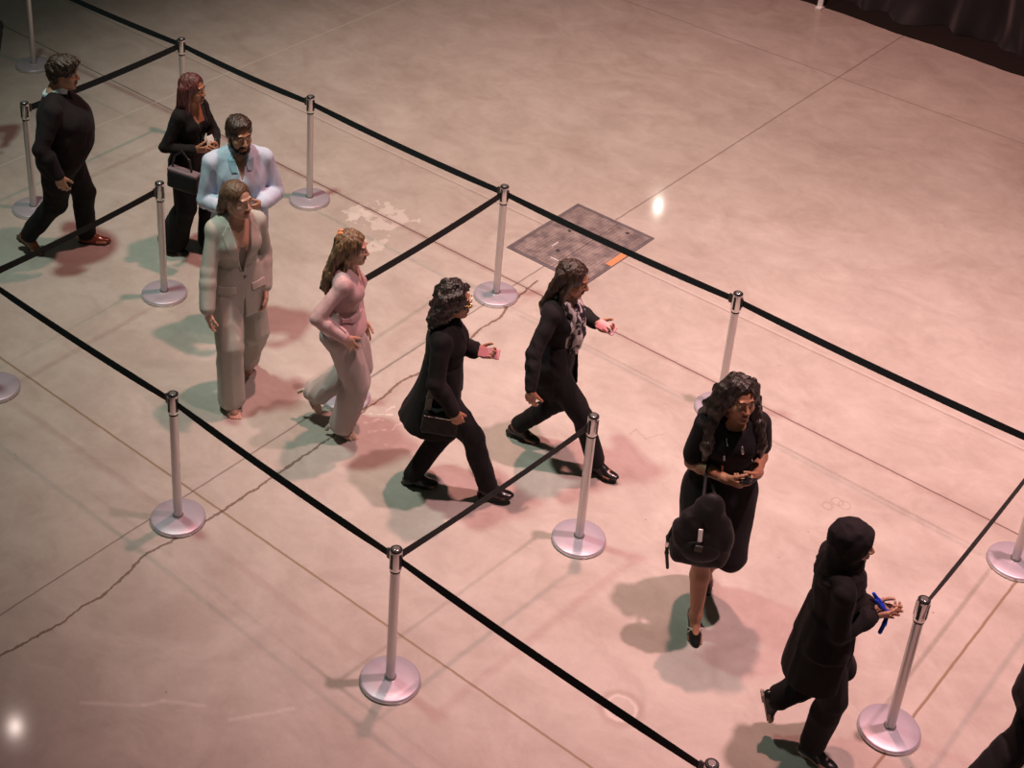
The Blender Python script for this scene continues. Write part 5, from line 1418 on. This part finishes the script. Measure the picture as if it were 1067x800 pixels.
# ================================================================== 9 person in the black headscarf
def person_scarf():
    root_xy, deg, H = (2.13, 5.99), 2, 1.59
    K = Pl(root_xy, deg, H)
    f = Fig(root_xy, K.h, H, pel=(-0.02, 0, 0.89), lean=-0.01, head_yaw=R_(-14), head_pitch=0.06, head_fwd=0.02, girth=1.05,
            feet={'R': K.foot(846, 776, 0.095, -38, 4), 'L': (-0.17, 0.10, 0.30, R_(-6), R_(74))},
            hands={'R': dict(at=K(911, 640, 1.05), dir=(1, 0.15, -0.15), palm=(0.0, 0.5, 0.7), pole=(-0.7, -0.4, -0.9), curl=0.55),
                   'L': dict(at=K(909, 632, 1.07), dir=(1, -0.2, -0.1), palm=(0, -0.6, 0.6), pole=(-0.6, 0.4, -0.9), curl=0.55)})
    r = person_root(f, 'person in a black headscarf and long black coat holding a blue lanyard, walking right')
    build_body(f, r, M['skin_tan'], M['lip_tan'], M['eye_dark'])
    ct = f.torso(0.022, -0.05, 0.515); f.shoulders(ct, 0.020)
    for q in 'LR': f.arm(ct, q, 0.018, 1.90, flare=0.008)
    ct.loft(f.P, [-0.30, -0.20, -0.10, 0.05, 0.18], [-0.03, -0.02, -0.01, 0.0, 0.0], [0.168, 0.166, 0.160, 0.146, 0.128], [0.212, 0.210, 0.205, 0.186, 0.168], k=0.03)
    ct.post = folds(0.007, (10, 10, 3), 81)
    garment(f, 'coat', ct, M['black_wool'], r)
    t = trousers_sd(f, (0.105, 0.088, 0.084, 0.074), 1.96, 0.010); garment(f, 'trousers', t, M['black_cloth'], r, fold=folds(0.006, (12, 12, 4), 83))
    sh = shoes(f, r, M['black_leather'], M['pale_sole'], heel=0.012)
    hj = Sd(); hair_cap(f, hj, 0.026)
    hj.cap(f.Hd.w((-0.025, 0, -0.03)), f.T.w((-0.01, 0, 0.49)), 0.098, 0.105, 0.04)
    hj.loft(f.T, [0.40, 0.46, 0.53], [0.005, -0.005, -0.01], [0.135, 0.125, 0.095], [0.165, 0.150, 0.100], k=0.03)
    hj.ell((0.085, 0.0, 0.40), (0.060, 0.10, 0.09), f.T, 0.04)
    hj.cap(f.Hd.w((0.035, 0, -0.115)), f.Hd.w((-0.01, 0, -0.11)), 0.060, 0.075, 0.03)
    face_cut(f, hj, (0.135, 0, -0.008), (0.085, 0.060, 0.088), 0.015)
    hj.post = folds(0.006, (14, 14, 18), 84)
    garment(f, 'headscarf', hj, M['black_jersey'], r, 0.005)
    mid = (f.wr['L'] + f.wr['R']) / 2 + np.array([0.075, 0, 0.0])
    ln = Sd()
    for sg in (1, -1): ln.chain([mid + v3(0.0, sg * 0.01, 0.0), mid + v3(-0.05, sg * 0.02, 0.055), mid + v3(-0.085, sg * 0.025, 0.10)], [0.012, 0.012, 0.010], 0.01)
    ln.chain([mid + v3(0.01, 0.0, 0.0), mid + v3(-0.015, -0.045, -0.05), mid + v3(-0.03, -0.05, -0.11)], [0.012, 0.012, 0.012], 0.01)
    held(f, 'lanyard', ln, 0.004, M['blue_ribbon'], 'bright blue lanyard bunched in the hands of the person in a headscarf', 'lanyard')
person_scarf()

# ================================================================== 10 and 11: people cut off by the frame
def person_partial(root_xy, deg, H, label, feet, hands, seed, hair, **kw):
    f = Fig(root_xy, R_(deg), H, feet=feet, hands=hands, **kw)
    r = person_root(f, label)
    build_body(f, r, M['skin_brown'], M['lip_brown'], M['eye_dark'], vox=0.006)
    ct = f.torso(0.020, -0.12, 0.51); f.shoulders(ct, 0.018)
    for q in 'LR': f.arm(ct, q, 0.022, 1.92, flare=0.004)
    ct.loft(f.T, [-0.22, -0.08, 0.05, 0.16], [-0.015, -0.010, 0.0, 0.0], [0.165, 0.155, 0.130, 0.112], [0.215, 0.205, 0.176, 0.152], k=0.03)
    garment(f, 'jacket', ct, M['black_wool'], r, 0.007, folds(0.007, (9, 9, 9), seed))
    t = trousers_sd(f, (0.108, 0.094, 0.090, 0.092), 1.98, 0.010); garment(f, 'trousers', t, M['black_cloth'], r, 0.006, folds(0.006, (12, 12, 4), seed + 1))
    shoes(f, r, M['black_leather'], M['dark_sole'], heel=0.02)
    h = Sd(); hair_cap(f, h, 0.014)
    for y in (-0.05, 0.0, 0.05): h.chain([f.Hd.w((-0.06, y, 0.03)), f.Hd.w((-0.08, y * 1.2, -0.08)), f.T.w((-0.09, y * 1.3, 0.42))], [0.046, 0.04, 0.02], 0.02)
    face_cut(f, h); garment(f, 'hair', h, M[hair], r, 0.006, folds(0.004, (50, 50, 9), seed + 2))
person_partial(at(1108, 694, 0.90)[:2], -14, 1.66, 'person in black walking out at the bottom right corner, only a trailing leg showing',
               {'L': Pl(at(1108, 694, 0.90), -14, 1.66).foot(1014, 822, 0.14, 0, 35), 'R': (0.28, -0.10, 0.09, 0, 0)},
               {'R': dict(at=(0.05, -0.30, 0.85)), 'L': dict(at=(0.2, 0.26, 0.9))}, 91, 'hair_black', pel=(0, 0, 0.87), lean=0.08)
person_partial((-4.17, 11.95), -30, 1.66, 'person in black past the left edge, only a dark sleeve showing beside the far stanchions',
               {'L': (-0.04, 0.085, 0.088, 0, 0), 'R': (-0.10, -0.09, 0.088, 0, 0)},
               {'R': dict(at=(0.20, -0.12, 1.02), pole=(-0.5, -1, -0.4)), 'L': dict(at=(0.16, 0.20, 1.00), pole=(0.0, 1, -0.2))}, 95, 'hair_dark')
